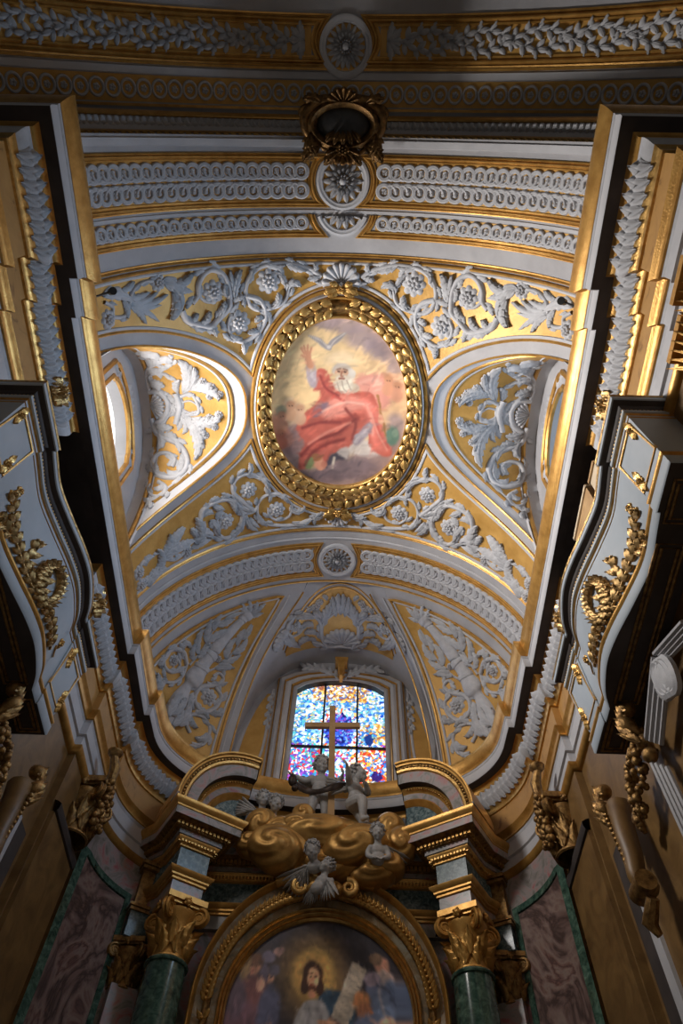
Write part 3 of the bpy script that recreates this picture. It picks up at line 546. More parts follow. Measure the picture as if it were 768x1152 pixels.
# ------------------------------------------------------------------ a small painter for the painted pictures (linear light colours from sRGB)
def lin(c): 
    c=np.array(c,float)/255.; return np.where(c<=.04045,c/12.92,((c+.055)/1.055)**2.4)
class Painter:
    def __init__(s,w,h,bg): s.w=w; s.h=h; s.a=np.zeros((h,w,3))+np.array(bg,float); s.Y,s.X=np.mgrid[0:h,0:w].astype(float)
    def _mix(s,m,c): s.a+= (np.array(c,float)-s.a)*m[...,None]
    def blob(s,x,y,rx,ry,c,al=1.,soft=.5,rot=0.):
        soft*=.62; al=min(1,al*1.12)
        dx=s.X-x; dy=s.Y-y; cr,sr=cos(rot),sin(rot); d=np.sqrt(((dx*cr+dy*sr)/rx)**2+((-dx*sr+dy*cr)/ry)**2)
        s._mix(np.clip((1+soft*.5-d)/max(soft,.02),0,1)*al,c)
    def poly(s,pts,c,al=1.,soft=3.,smooth=True):
        P=spline(pts,4,True) if smooth else pts; ins=np.zeros(s.X.shape,bool); d=np.full(s.X.shape,1e9); n=len(P)
        for i in range(n):
            (x1,y1),(x2,y2)=P[i],P[(i+1)%n]
            if y1!=y2:
                c_=((y1>s.Y)!=(y2>s.Y))&(s.X<(x2-x1)*(s.Y-y1)/(y2-y1)+x1); ins^=c_
            L=(x2-x1)**2+(y2-y1)**2+1e-9; t=np.clip(((s.X-x1)*(x2-x1)+(s.Y-y1)*(y2-y1))/L,0,1)
            d=np.minimum(d,np.hypot(s.X-x1-t*(x2-x1),s.Y-y1-t*(y2-y1)))
        s._mix(np.clip(.5+np.where(ins,d,-d)/(2*soft),0,1)*al,c)
    def stroke(s,pts,wd,c,al=1.,soft=1.5):
        P=spline(pts,5) if len(pts)>2 else pts; d=np.full(s.X.shape,1e9)
        for (x1,y1),(x2,y2) in zip(P,P[1:]):
            L=(x2-x1)**2+(y2-y1)**2+1e-9; t=np.clip(((s.X-x1)*(x2-x1)+(s.Y-y1)*(y2-y1))/L,0,1)
            d=np.minimum(d,np.hypot(s.X-x1-t*(x2-x1),s.Y-y1-t*(y2-y1)))
        s._mix(np.clip((wd/2+soft-d)/(2*soft),0,1)*al,c)
    def grain(s,amp,seed=1):
        r=np.random.RandomState(seed); out=np.zeros(s.X.shape)
        for k in (6,14,40):
            g=r.rand(k+2,k+2)-.5; yy=s.Y/s.h*k; xx=s.X/s.w*k; i=yy.astype(int); j=xx.astype(int); fy=yy-i; fx=xx-j
            out+=(g[i,j]*(1-fx)+g[i,j+1]*fx)*(1-fy)+(g[i+1,j]*(1-fx)+g[i+1,j+1]*fx)*fy
        s.a=np.clip(s.a*(1+amp*out[...,None]),0,255)
    def brush(s,n,ang,L,wd,var,seed,al=.45):
        """short strokes that pick up and vary the colour already there"""
        r=np.random.RandomState(seed)
        for k in range(n):
            x,y=r.rand()*s.w,r.rand()*s.h; c=s.a[int(y),int(x)].copy(); a=ang+(r.rand()-.5)*1.3; l=L*(.5+r.rand()); m=r.rand()-.5
            sl=(slice(max(0,int(y-l)),int(y+l)+1),slice(max(0,int(x-l)),int(x+l)+1)); X,Y=s.X[sl],s.Y[sl]; dx,dy=X-x,Y-y; u=dx*cos(a)+dy*sin(a); v=-dx*sin(a)+dy*cos(a)+.03*m*u*u/l*8
            w=np.clip(1.5-np.abs(v)/wd,0,1)*np.clip((l-np.abs(u))/(l*.4),0,1)*al
            s.a[sl]+=(np.clip(c*(1+var*m*2)+np.array([6,0,-4])*m,0,255)-s.a[sl])*w[...,None]
    def warp(s,amp,cell,seed):
        r=np.random.RandomState(seed); k=int(s.w/cell)+2; q=int(s.h/cell)+2; D=[]
        for _ in range(2):
            g=r.rand(q+1,k+1)-.5; yy=s.Y/cell; xx=s.X/cell; i=yy.astype(int); j=xx.astype(int); fy=yy-i; fx=xx-j; fy=fy*fy*(3-2*fy); fx=fx*fx*(3-2*fx)
            D.append(((g[i,j]*(1-fx)+g[i,j+1]*fx)*(1-fy)+(g[i+1,j]*(1-fx)+g[i+1,j+1]*fx)*fy)*2*amp)
        s.a=s.a[np.clip((s.Y+D[0]).round().astype(int),0,s.h-1),np.clip((s.X+D[1]).round().astype(int),0,s.w-1)]
    def at(s,x,y):
        x=min(max(x,0),s.w-1.001); y=min(max(y,0),s.h-1.001); i=int(y); j=int(x); fy=y-i; fx=x-j; a=s.a
        return lin((a[i,j]*(1-fx)+a[i,min(j+1,s.w-1)]*fx)*(1-fy)+(a[min(i+1,s.h-1),j]*(1-fx)+a[min(i+1,s.h-1),min(j+1,s.w-1)]*fx)*fy)
def paint_ceiling():
    p=Painter(384,434,(222,186,138)); k=.5
    S=lambda L:[(x*k,y*k) for x,y in L]
    B=lambda x,y,rx,ry,c,al=1.,soft=.6,rot=0.: p.blob(x*k,y*k,rx*k,ry*k,c,al,soft,rot)
    B(250,300,170,200,(232,200,150),.7,1.4); B(180,420,120,120,(228,192,140),.8,1.2); B(560,450,120,160,(216,176,138),.7,1.2)
    for q in ((320,135,60,26),(400,150,80,34),(470,190,80,50),(520,220,58,52),(560,260,34,30),(590,300,36,28),(600,520,36,50)): B(*q,(160,140,142),.75,.9)
    B(520,232,40,30,(132,116,124),.5,.9); B(380,280,60,30,(232,206,170),.6,1.2)
    p.poly(S([(110,500),(190,510),(235,560),(225,660),(300,690),(420,640),(560,590),(620,540),(640,640),(520,740),(330,770),(200,720),(120,620)]),(150,124,120),.95,6)
    B(190,580,70,50,(140,108,104),.8,.8); B(430,690,150,40,(122,102,106),.7,.8); B(300,720,90,24,(112,92,96),.7,.9); B(470,610,80,30,(206,192,182),.85,.7); B(540,600,40,24,(214,200,190),.8,.7)
    # child angels left and right
    for q in ((185,455,34,30,(214,170,130)),(150,490,30,36,(206,150,116)),(215,470,26,24,(222,184,150)),(140,560,36,44,(190,112,84)),(170,500,28,30,(210,176,140)),(165,580,30,30,(178,120,100)),(150,470,20,18,(150,152,120)),(180,440,18,14,(226,200,160)),(125,520,20,34,(196,130,96))): B(*q,.7,.8)
    for q in ((560,350,34,26,(222,166,130)),(595,370,32,40,(214,160,132)),(575,395,36,24,(204,146,120)),(600,340,22,20,(226,180,146)),(545,340,20,16,(190,140,110))): B(*q,.75,.8)
    # floating pink mantle
    p.poly(S([(430,360),(500,325),(550,345),(575,390),(570,440),(530,470),(480,430)]),(222,148,132),.9,5)
    p.stroke(S([(450,370),(510,350),(560,400)]),7,(236,178,158),.7,3)
    # dove
    p.poly(S([(255,190),(300,202),(326,226),(346,204),(398,178),(372,212),(346,232),(340,246),(322,244),(296,222)]),(176,168,164),1,1.2); B(333,236,9,8,(214,206,198))
    # arm, sleeve and raised hand
    p.poly(S([(244,318),(262,296),(286,320),(298,392),(262,384),(250,350)]),(176,160,164),1,2); p.stroke(S([(262,310),(270,345),(290,370)]),5,(206,192,192),.8)
    p.stroke(S([(252,258),(256,285),(266,306)]),13,(206,152,120)); 
    for a,b in (((240,262),(230,240)),((246,258),(240,232)),((254,256),(254,230)),((262,260),(268,240)),((244,274),(232,266))): p.stroke(S([a,b]),3.4,(212,158,126),1,.9)
    # red robe
    p.poly(S([(290,322),(325,325),(350,372),(440,402),(500,405),(525,450),(550,540),(590,612),(560,632),(500,604),(490,560),(440,590),(395,628),(350,640),(322,690),(280,676),(250,690),(216,686),(214,640),(238,590),(206,548),(216,518),(248,480),(292,440),(302,404),(274,400),(286,380)]),(186,92,76),1,2)
    p.poly(S([(300,462),(380,420),(470,428),(500,460),(450,470),(380,500),(310,500)]),(226,146,128),.9,5); p.poly(S([(470,430),(530,470),(560,560),(586,606),(540,620),(500,570)]),(220,120,104),.85,5)
    p.poly(S([(270,490),(290,455),(330,445),(318,470),(285,502)]),(118,98,112),.9,3)
    for L,c,w in (([(300,340),(320,390),(370,420),(430,430)],(214,128,110),7),([(230,540),(300,520),(380,520),(440,490)],(140,56,50),6),([(225,640),(280,590),(370,560),(450,500)],(138,54,48),8),([(250,600),(330,560),(430,520)],(208,116,98),6),([(240,680),(270,630),(330,600),(400,580)],(136,52,46),7),([(295,650),(340,612),(400,590)],(206,108,92),6),([(400,470),(440,520),(430,580)],(148,66,58),6),([(520,520),(545,570),(570,600)],(178,70,62),6),([(215,525),(260,500),(300,470)],(216,100,80),6),([(305,350),(330,400),(390,440)],(160,50,46),5),([(480,450),(500,500),(510,560)],(238,170,150),5)): p.stroke(S(L),w,c,.75,3)
    # grey drapery over the knee, feet and dark shadow
    p.poly(S([(430,590),(450,560),(490,516),(506,530),(486,568),(450,600)]),(150,136,142),1,2.5); p.stroke(S([(440,590),(470,560),(496,528)]),5,(196,184,182),.8)
    p.poly(S([(352,636),(400,618),(414,640),(398,660),(366,662),(330,690),(312,690),(330,660)]),(70,62,72),1,2.5); p.poly(S([(368,628),(410,610),(412,652),(392,650)]),(196,182,172),.95,2.5); p.stroke(S([(360,650),(352,690)]),5,(206,190,170))
    # head and beard
    B(384,322,38,26,(196,182,168),1,.5); B(418,340,16,22,(214,204,192),1,.6); B(382,334,24,20,(206,160,128),1,.4); B(388,372,36,34,(196,180,160),1,.5); B(402,380,24,30,(222,208,188),.9,.6); B(372,362,16,26,(212,196,176),.9,.6); B(430,390,22,18,(206,190,170),.7,.6)
    for x,y in ((372,328),(394,328)): B(x,y,5,3,(96,64,54),.9,.5)
    p.stroke(S([(383,328),(380,344),(386,346)]),2.4,(168,112,88),.9); p.stroke(S([(374,354),(392,354)]),2.6,(140,80,66),.9); p.stroke(S([(366,322),(376,318)]),2,(150,120,100)); p.stroke(S([(390,318),(402,322)]),2,(150,120,100))
    # staff, globe, cherub below
    p.stroke(S([(524,412),(540,480),(564,556)]),4.5,(160,112,66)); B(540,500,12,18,(214,158,128)); B(590,556,26,36,(96,128,112),.95,.5); B(600,545,12,16,(130,156,136),.8,.7)
    B(290,664,24,22,(212,146,116)); B(284,648,22,14,(150,96,62),.9,.5); B(256,668,16,24,(120,130,84),.95,.4,.4); B(305,688,20,10,(206,140,112)); B(318,676,14,12,(190,120,96))
    p.brush(900,-.5,13,2.2,.22,5); p.warp(1.5,15,4); p.brush(350,-.7,8,1.3,.2,8,.4)
    # crisp accents over the brushwork
    p.poly(S([(255,190),(300,202),(326,226),(346,204),(398,178),(372,212),(346,232),(340,246),(322,244),(296,222)]),(150,142,142),1,1.1); B(333,236,8,7,(205,196,190)); p.stroke(S([(262,192),(300,210),(326,232)]),2,(206,196,186),.9,1); p.stroke(S([(392,182),(356,210),(340,232)]),2,(206,196,186),.9,1)
    for a,b in (((240,262),(230,238)),((246,258),(240,230)),((254,256),(254,228)),((262,260),(268,238)),((244,274),(230,266)),((254,262),(262,306))): p.stroke(S([a,b]),3.6 if b[1]<300 else 10,(196,138,106),1,1.)
    for x,y in ((372,329),(394,329)): B(x,y,5,3,(88,58,50),1,.5)
    p.stroke(S([(366,321),(377,318)]),2.2,(130,96,84)); p.stroke(S([(389,318),(402,322)]),2.2,(130,96,84)); p.stroke(S([(383,328),(380,344),(387,347)]),2.2,(150,96,76)); p.stroke(S([(374,355),(392,355)]),2.6,(132,72,60))
    for L in ([(366,372),(374,398),(384,412)],[(384,366),(390,392),(402,404)],[(402,362),(412,384),(420,398)]): p.stroke(S(L),2.4,(168,152,138),.8,1)
    for x,y,c in ((186,455,(206,156,120)),(222,472,(214,170,136)),(150,492,(190,132,102)),(562,352,(214,152,118)),(598,372,(206,148,120)),(146,556,(176,100,76))):
        B(x,y,17,18,c,1,.4); B(x,y-9,19,13,(176,126,92),.45,1.1); B(x-5,y,3,2,(90,60,50),.9,.5); B(x+6,y,3,2,(90,60,50),.9,.5); B(x,y+34,24,24,c,.8,.6)
    for L,c in (([(225,640),(280,592),(370,560),(440,505)],(118,44,40)),([(240,676),(270,632),(330,602),(395,584)],(120,44,40)),([(230,540),(300,522),(380,520)],(126,50,46)),([(300,345),(322,392),(372,420)],(126,48,44)),([(400,470),(440,520),(428,580)],(132,56,50)),([(255,600),(330,558),(420,520)],(224,140,120)),([(310,480),(390,446),(470,448)],(238,184,164)),([(500,480),(530,550),(570,608)],(232,160,140))): p.stroke(S(L),4,c,.75,2)
    p.grain(.12,3); p.a*=.92; return p
def paint_altar():
    p=Painter(400,330,(46,42,50))                     # 2 px per photo pixel, origin (250,1020)
    B=lambda x,y,rx,ry,c,al=1.,soft=.6,rot=0.: p.blob(x,y,rx,ry,c,al,soft,rot)
    B(120,40,160,60,(62,58,66),.7,1.3); B(330,60,100,60,(38,36,44),.7,1.3); B(60,150,50,80,(84,72,72),.7,1.)
    B(206,146,74,82,(150,116,62),.75,1.5); B(206,142,46,52,(196,160,92),.8,.7); B(206,142,38,42,(168,128,74),.7,.8)
    # figure in a white robe and blue mantle holding an open tablet
    p.poly([(222,190),(262,176),(300,186),(304,236),(280,300),(250,330),(210,330)],(44,66,86),1,3)
    p.poly([(166,330),(160,290),(168,238),(184,206),(204,196),(232,200),(248,226),(262,262),(240,300),(220,330)],(150,148,150),1,3)
    for L,c in (([(186,220),(176,270),(190,320)],(186,184,182)),([(220,214),(236,250),(230,300)],(110,108,114)),([(200,216),(204,270),(214,320)],(112,110,116)),([(236,232),(250,258),(232,282)],(182,178,176)),([(170,290),(200,300),(232,290)],(106,104,112))): p.stroke(L,8,c,.7,4)
    B0=B; B=lambda x,y,rx,ry,c,al=1.,soft=.6,rot=0.: B0(206+(x-206)*.80,154+(y-146)*.76,rx*.80,ry*.76,c,al,soft,rot)
    ST=p.stroke; SH_=lambda pts,w,c,al=1.: ST([(206+(x-206)*.80,154+(y-146)*.76) for x,y in pts],w*.8,c,al)
    B(204,134,30,38,(58,36,26),1,.4); B(184,164,12,22,(62,38,28),.9,.5); B(228,166,12,24,(58,36,26),.9,.5); B(206,142,19,26,(196,146,112),1,.35); B(212,148,9,16,(212,164,128),.6,.7); B(206,170,12,12,(92,56,40),1,.5); B(206,186,11,12,(186,134,104),.9,.4)
    for x in (198,214): B(x,138,4,2.4,(56,32,26),1,.4)
    SH_([(194,132),(202,131)],2,(84,52,40)); SH_([(210,131),(218,132)],2,(84,52,40)); SH_([(207,138),(205,152),(209,153)],2,(152,100,76)); SH_([(200,161),(213,161)],2.6,(140,66,58)); B(206,170,8,3,(84,50,38),.8,.5)
    B=B0
    p.poly([(298,112),(332,132),(288,252),(252,226)],(166,156,142),1,2,False); p.poly([(252,226),(288,252),(280,268),(240,244)],(150,104,86),.8,3,False)
    for k in range(9): p.stroke([(300-4*k,126+12*k),(322-4*k,138+12*k)],1.6,(116,106,96),.6)
    B(246,262,22,26,(92,110,116),1,.4); B(240,254,10,12,(146,160,160),.7,.7); B(238,244,18,9,(198,150,118),1,.5,.4); B(252,240,14,6,(206,160,128),.9,.5,.3)
    # attendants on the left
    for q in ((64,130,16,20,(150,108,88)),(66,118,18,14,(84,58,44)),(44,130,13,36,(120,96,66)),(104,150,12,18,(150,112,92)),(112,138,14,12,(70,66,76)),(90,150,10,26,(84,76,90)),(70,190,34,40,(96,62,62)),(50,260,44,60,(80,58,66)),(110,220,26,50,(70,72,92)),(120,96,14,10,(120,96,92)),(96,110,16,14,(90,84,98)),(36,200,20,40,(74,60,70)),(84,168,10,14,(178,136,116)),(104,300,26,40,(64,60,76))): B(*q[:4],tuple(min(255,c*1.22) for c in q[4]),.9,.6)
    for x,y in ((60,130),(70,130),(100,150),(108,152)): B(x,y,2.4,1.6,(50,34,30),.9,.5)
    p.stroke([(64,140),(62,142)],2.5,(120,60,54)); 
    for L in ([(108,270),(98,252)],[(114,268),(108,246)],[(120,268),(118,244)],[(126,272),(130,252)]): p.stroke(L,5,(176,134,110),.9)
    B(116,282,14,16,(170,128,104),.95,.5)
    # attendants on the right
    for q in ((408-40,120,18,18,(150,108,90)),(352,106,16,14,(96,76,60)),(372,150,26,22,(146,128,122)),(350,170,20,30,(74,80,102)),(386,190,24,40,(70,82,106)),(356,220,40,46,(78,90,112)),(320,196,20,22,(150,100,64)),(326,214,18,16,(128,84,60)),(330,250,30,30,(76,84,106)),(380,250,26,26,(170,136,116)),(340,300,46,34,(126,84,80)),(320,290,24,22,(160,146,136)),(380,300,20,30,(86,92,112)),(344,150,20,14,(116,104,116)),(310,270,18,26,(96,62,60))): B(*q[:4],tuple(min(255,c*1.2) for c in q[4]),.88,.6)
    for L,c in (([(372,140),(360,180),(372,220)],(150,140,140)),([(340,230),(366,244),(392,236)],(186,146,124)),([(330,270),(352,262),(380,268)],(120,128,142)),([(356,160),(380,170),(394,200)],(48,54,74))): p.stroke(L,6,c,.7,3)
    p.brush(700,1.2,11,2.,.34,6); p.warp(2.,12,7); p.grain(.25,5); p.a=np.clip(p.a*1.28+4,0,255); return p
def paint_glass():
    """small shards of coloured glass in zones; returns colours for a unit square"""
    r=np.random.RandomState(11); n=2600; pts=r.rand(n,2); zone=[]
    pal=dict(cool=[(130,190,235),(60,130,215),(200,225,245),(35,80,180),(80,175,195),(225,238,252),(225,195,120),(50,120,200),(130,160,150)],warm=[(250,250,255),(200,60,40),(235,120,50),(70,120,210),(240,240,250),(215,70,50),(240,190,80)],
      blue=[(30,50,150),(50,90,210),(110,160,240),(20,30,110),(120,70,170)],gold=[(235,200,120),(200,140,60),(150,90,70),(240,235,235),(90,110,160)],white=[(245,250,255),(220,235,250),(160,200,240),(120,200,210)],mixed=[(90,60,170),(60,140,210),(210,60,70),(245,245,250),(60,180,180),(150,80,190)])
    for x,y in pts:
        d=math.hypot(x-.50,(y-.55)*1.05)
        if d<.17: z='blue'
        elif d<.22: z='white' if (int((x*40))%2) else 'warm'
        elif y>.83 and abs(x-.5)<.32: z='gold'
        elif y<.40 and x>.62: z='warm' if r.rand()<.8 else 'cool'
        elif y<.42 and x<.35: z='mixed'
        elif y<.42: z='white' if r.rand()<.5 else 'mixed'
        elif x>.72 and .45<y<.62: z='gold' if r.rand()<.5 else 'cool'
        else: z='cool' if r.rand()<.8 else 'white'
        c=pal[z][r.randint(len(pal[z]))]; zone.append(lin(c))
    for k,(x,y) in enumerate(pts):
        if math.hypot(x-.83,y-.47)<.05: zone[k]=lin((20,50,120))
        if math.hypot(x-.90,y-.16)<.05: zone[k]=lin((50,30,110))
    return pts,np.array(zone),r.rand(n)*PI
# ------------------------------------------------------------------ helpers for ornament on the vault
def relief_from(root,data,f,sx=1.,mat='relief',h=1.):
    r=Relief(root,f,mat,sx)
    for it in data:
        k=it[0]
        if k=='s':
            pth=spline(it[1],7); a0,a1=max(it[2]*.72,.02),max(it[3]*.7,.014); r._b(r_stem(MB(),pth,a0,a1,1.25*h),'stem')
            Ln=sum(math.hypot(b[0]-a[0],b[1]-a[1]) for a,b in zip(pth,pth[1:])); cen=(sum(p[0] for p in pth)/len(pth),sum(p[1] for p in pth)/len(pth))
            if Ln>.55 and a0>.03:
                for i_,(p,a) in enumerate(along(pth,max(.20,Ln/11),.12)):
                    ou=1 if cos(a)*(cen[1]-p[1])-sin(a)*(cen[0]-p[0])<0 else -1
                    sd=ou if i_%3 else -ou
                    r.leaf((p[0]-sin(a)*sd*a0*.5,p[1]+cos(a)*sd*a0*.5),a+sd*.42,a0*4.6,a0*1.25,-sd*.55,.05*h,3)
        elif k=='l': r.leaf(it[1],it[2],it[3],it[4]*.62+.012,it[5],min(.11,.035+.35*it[4])*h,it[6])
        elif k=='r': r.rosette(it[1],it[2],.075*h,8)
        elif k=='f': r.shell(it[1],it[2],.10*h,it[3],it[4],9)
        elif k=='t':
            P=it[1]; path=spline([(p[0],p[1]) for p in P],4); rad=[p[0]*.80 for p in spline([(q[2],0) for q in P],4)]; n=8; rows=[]
            for i in range(len(path)):
                a=Vector(path[max(i-1,0)]); b=Vector(path[min(i+1,len(path)-1)]); t=(b-a).normalized(); q=(-t.y,t.x)
                rows.append([(path[i][0]+q[0]*rad[i]*cos(PI*j/n),path[i][1]+q[1]*rad[i]*cos(PI*j/n),max(-.01,rad[i]*.6*sin(PI*j/n))) for j in range(n+1)])
            mb=MB(); mb.grid(rows); r._b(mb,'shaft')
def place_on(o,root,f,u,v,ang=0.,sc=1.,w=0.):
    P=Vector(f(u,v,w)); e=.004; du=(Vector(f(u+e,v,w))-P).normalized(); n=(Vector(f(u,v,w+.01))-P).normalized(); dv=n.cross(du)
    if dv.dot(Vector(f(u,v+e,w))-P)<0: dv=-dv
    bx=du*cos(ang)+dv*sin(ang); by=-du*sin(ang)+dv*cos(ang); L=root.location
    o.matrix_local=Matrix(((bx.x*sc,by.x*sc,n.x*sc,P.x-L.x),(bx.y*sc,by.y*sc,n.y*sc,P.y-L.y),(bx.z*sc,by.z*sc,n.z*sc,P.z-L.z),(0,0,0,1)))
def copies(proto,root,n):
    out=[proto]
    for k in range(n-1):
        o=proto.copy(); COL.objects.link(o); o.parent=root; out.append(o)
    return out
def local(mb,name,mat,root): 
    o=mb.build(name,mat,None,angle=180); o.parent=root; BASE[o.name]=BASE[root.name]; return o
# ------------------------------------------------------------------ ceiling painting and its frame
IC,IS,IY=5.05,1.47,1.84; OC,OS,OY=5.14,1.90,2.50
def ring(t,a,w): 
    c=IC+(OC-IC)*t; return vmap((IS+(OS-IS)*t)*cos(a),c+(IY+(OY-IY)*t)*sin(a),w)
root=thing('ceiling_painting','oval ceiling painting of a bearded man in red robes within a gilded laurel frame','painting',vmap(0,5.05,0))
pt=paint_ceiling(); mb=MB(); NR,NA=100,300; cols=[]
def ceil_col(s,y):
    t=(y-3.18)/3.73; px=382.5+80.5*s/1.47; py=355+190*t+29.8*t*(1-t); return pt.at((px-270)*3.339*.5,(py-320)*3.339*.5)
vs=[vmap(0,IC,.05)]; cols=[ceil_col(0,IC)]; fs=[]
for i in range(1,NR+1):
    for j in range(NA):
        a=2*PI*j/NA; s_,y_=IS*1.03*i/NR*cos(a),IC+IY*1.03*i/NR*sin(a); vs.append(vmap(s_,y_,.05)); cols.append(ceil_col(s_,y_))
for j in range(NA): fs.append((0,1+j,1+(j+1)%NA))
for i in range(NR-1):
    for j in range(NA): a=1+i*NA; fs.append((a+j,a+NA+j,a+NA+(j+1)%NA,a+(j+1)%NA))
mb.add(vs,fs); mb.c=cols; mb.build('painted_panel','fresco',root,angle=180)
def oval(prof,name,mat,n=120):
    rows=[[ring(t,2*PI*j/n,w) for j in range(n)] for t,w in prof]; m=MB(); m.grid(rows,closed_u=True); return m.build(name,mat,root,angle=50)
oval([(0,.03),(0,.13),(.05,.16),(.10,.15),(.12,.10),(.17,.09)],'inner_moulding','goldbright')
oval([(.17,.09)]+[(.17+.46*k/8,.09+.10*sin(PI*k/8)) for k in range(1,9)],'wreath_bed','goldold')
oval([(.63,.09),(.66,.14),(.72,.15),(.75,.09)],'outer_moulding','gold')
oval([(.75,.09),(.80,.10),(.86,.05)],'grey_fillet','grey'); oval([(.86,.05),(.88,.07),(.97,.06),(1.,.0)],'outer_fillet','gold')
m=MB(); r_leaf(m,(0,0),0,.23,.085,.25,.055,1,8,.6); P0=local(m,'laurel_leaf','goldbright',root); m=MB(); m.ball((0,0,.03),(.035,.035,.035),8,6); P1=local(m,'berry','goldbright',root)
fr=lambda u,v,w: ring(v,u,w)
LV=copies(P0,root,96); BR=copies(P1,root,32)
for k in range(48):
    half=0 if k<24 else 1; a=PI/2+(1 if half==0 else -1)*PI*((k%24)+.6)/24.4
    for q in (0,1):
        o=LV[2*k+q]; t=.30 if q else .50; dirn=(1 if half==0 else -1)
        P=Vector(ring(t,a,.16)); Pn=Vector(ring(t+(.09 if q==0 else -.09),a-dirn*.07,.17)); n=(Vector(ring(t,a,.2))-P).normalized(); bx=(Pn-P); bx=(bx-n*bx.dot(n)).normalized(); by=n.cross(bx); L=root.location
        o.matrix_local=Matrix(((bx.x,by.x,n.x,P.x-L.x),(bx.y,by.y,n.y,P.y-L.y),(bx.z,by.z,n.z,P.z-L.z),(0,0,0,1)))
for k in range(32): place_on(BR[k],root,lambda u,v,w: ring(v,u,w),2*PI*(k+.4)/32,.40,0,1,.185)
for y,nm in ((2.66,0),(7.60,1)):
    mb=MB(); f=lambda u,v,w:vmap(u,y+v,w+.10)
    r_rosette(mb,(0,0),.11,.09,6)
    for sg in (-1,1):
        r_leaf(mb,(sg*.06,0),PI/2-sg*(PI/2),.30,.10,sg*.6,.08,3); r_leaf(mb,(sg*.05,.04),PI/2-sg*.9,.24,.08,-sg*.5,.07,2); r_leaf(mb,(sg*.05,-.04),-PI/2+sg*.9,.2,.07,sg*.5,.07,2)
    mb.mapped(f).build('ribbon_bow','goldbright',root,angle=180)
# ------------------------------------------------------------------ gold spandrel grounds with acanthus scrolls
def ell(grow,a0,a1,n): return [((OS+grow)*cos(a0+(a1-a0)*k/n),OC+(OY+grow)*sin(a0+(a1-a0)*k/n)) for k in range(n+1)]
gout={s:groin(s,.285) for s in (-1,1)}
def spandrel(upper):
    y0=2.16 if upper else 8.0
    G=[p for p in gout[-1] if ((p[1]<LC-.72) if upper else (p[1]>LC+.80)) and p[0]>-5.75]
    G=sorted(G,key=lambda p:p[1],reverse=upper)          # from the cusp outwards
    th=math.acos(1.845/(OS+.07)) if upper else math.acos(1.86/(OS+.07))
    E=ell(.07,PI+th if upper else PI-th,1.5*PI if upper else .5*PI,24)   # cusp to the middle
    left=[(-5.75,y0)]+[p for p in G[::-1]]+E
    if G[-1][0]>-5.7: left=[(-5.75,y0),(-5.75,G[-1][1]+(-.02 if upper else .02))]+[p for p in G[::-1]]+E
    return left+[(-x,y) for x,y in left[::-1]]
for up_,data,lab in ((True,UP,'near'),(False,LO,'far')):
    P=spandrel(up_); rt=thing('spandrel_panel','gold ground panel on the %s side of the ceiling painting, edged in grey and gold'%lab,'panel',vmap(0,2.3 if up_ else 7.9,0))
    patch(P,[],vmap,.012,.16).build('gold_ground','goldpanel',rt,angle=180)
    cl=P if up_ else P; area_=sum(a[0]*b[1]-b[0]*a[1] for a,b in zip(cl,cl[1:]+cl[:1])); sg=1 if area_>0 else -1
    Pr=resample(P+[P[0]],.12)[:-1]
    moulding(Pr,[(sg*d,w) for d,w in [(-.055,0),(-.05,.04),(-.03,.05),(-.01,.035),(0,.03)]],vmap,True).build('gold_border','gold',rt)
    moulding(Pr,[(sg*d,w) for d,w in [(0,.03),(.02,.045),(.05,.04),(.06,.012)]],vmap,True).build('grey_border','pale',rt)
    for sx,sd in ((1,'left'),(-1,'right')):
        q=thing('acanthus_scroll','grey stucco acanthus scroll with rosettes on the gold ground, %s %s of the painting'%('near' if up_ else 'far',sd),'relief',vmap(-sx*2.8,2.9 if up_ else 7.4,0))
        relief_from(q,data,lambda u,v,w:vmap(u,v,w+.012),sx)
    q=thing('shell_palmette','grey stucco shell palmette at the %s end of the oval painting frame'%('near' if up_ else 'far'),'relief',vmap(0,2.5 if up_ else 7.5,0))
    Rr=Relief(q,lambda u,v,w:vmap(u,v,w+.012))
    if up_:
        Rr.shell((0,2.56),.40,.12,-PI-.1,.1,9); Rr.leaf((-.1,2.56),PI-.2,.42,.09,.5); Rr.leaf((.1,2.56),.2,.42,.09,-.5)
    else:
        Rr.shell((0,7.58),.36,.12,.05,PI-.05,9); Rr.leaf((-.1,7.62),PI-.1,.45,.09,-.4); Rr.leaf((.1,7.62),.1,.45,.09,.4)
    Rr.rosette((0,2.56 if up_ else 7.58),.08,.12,6)
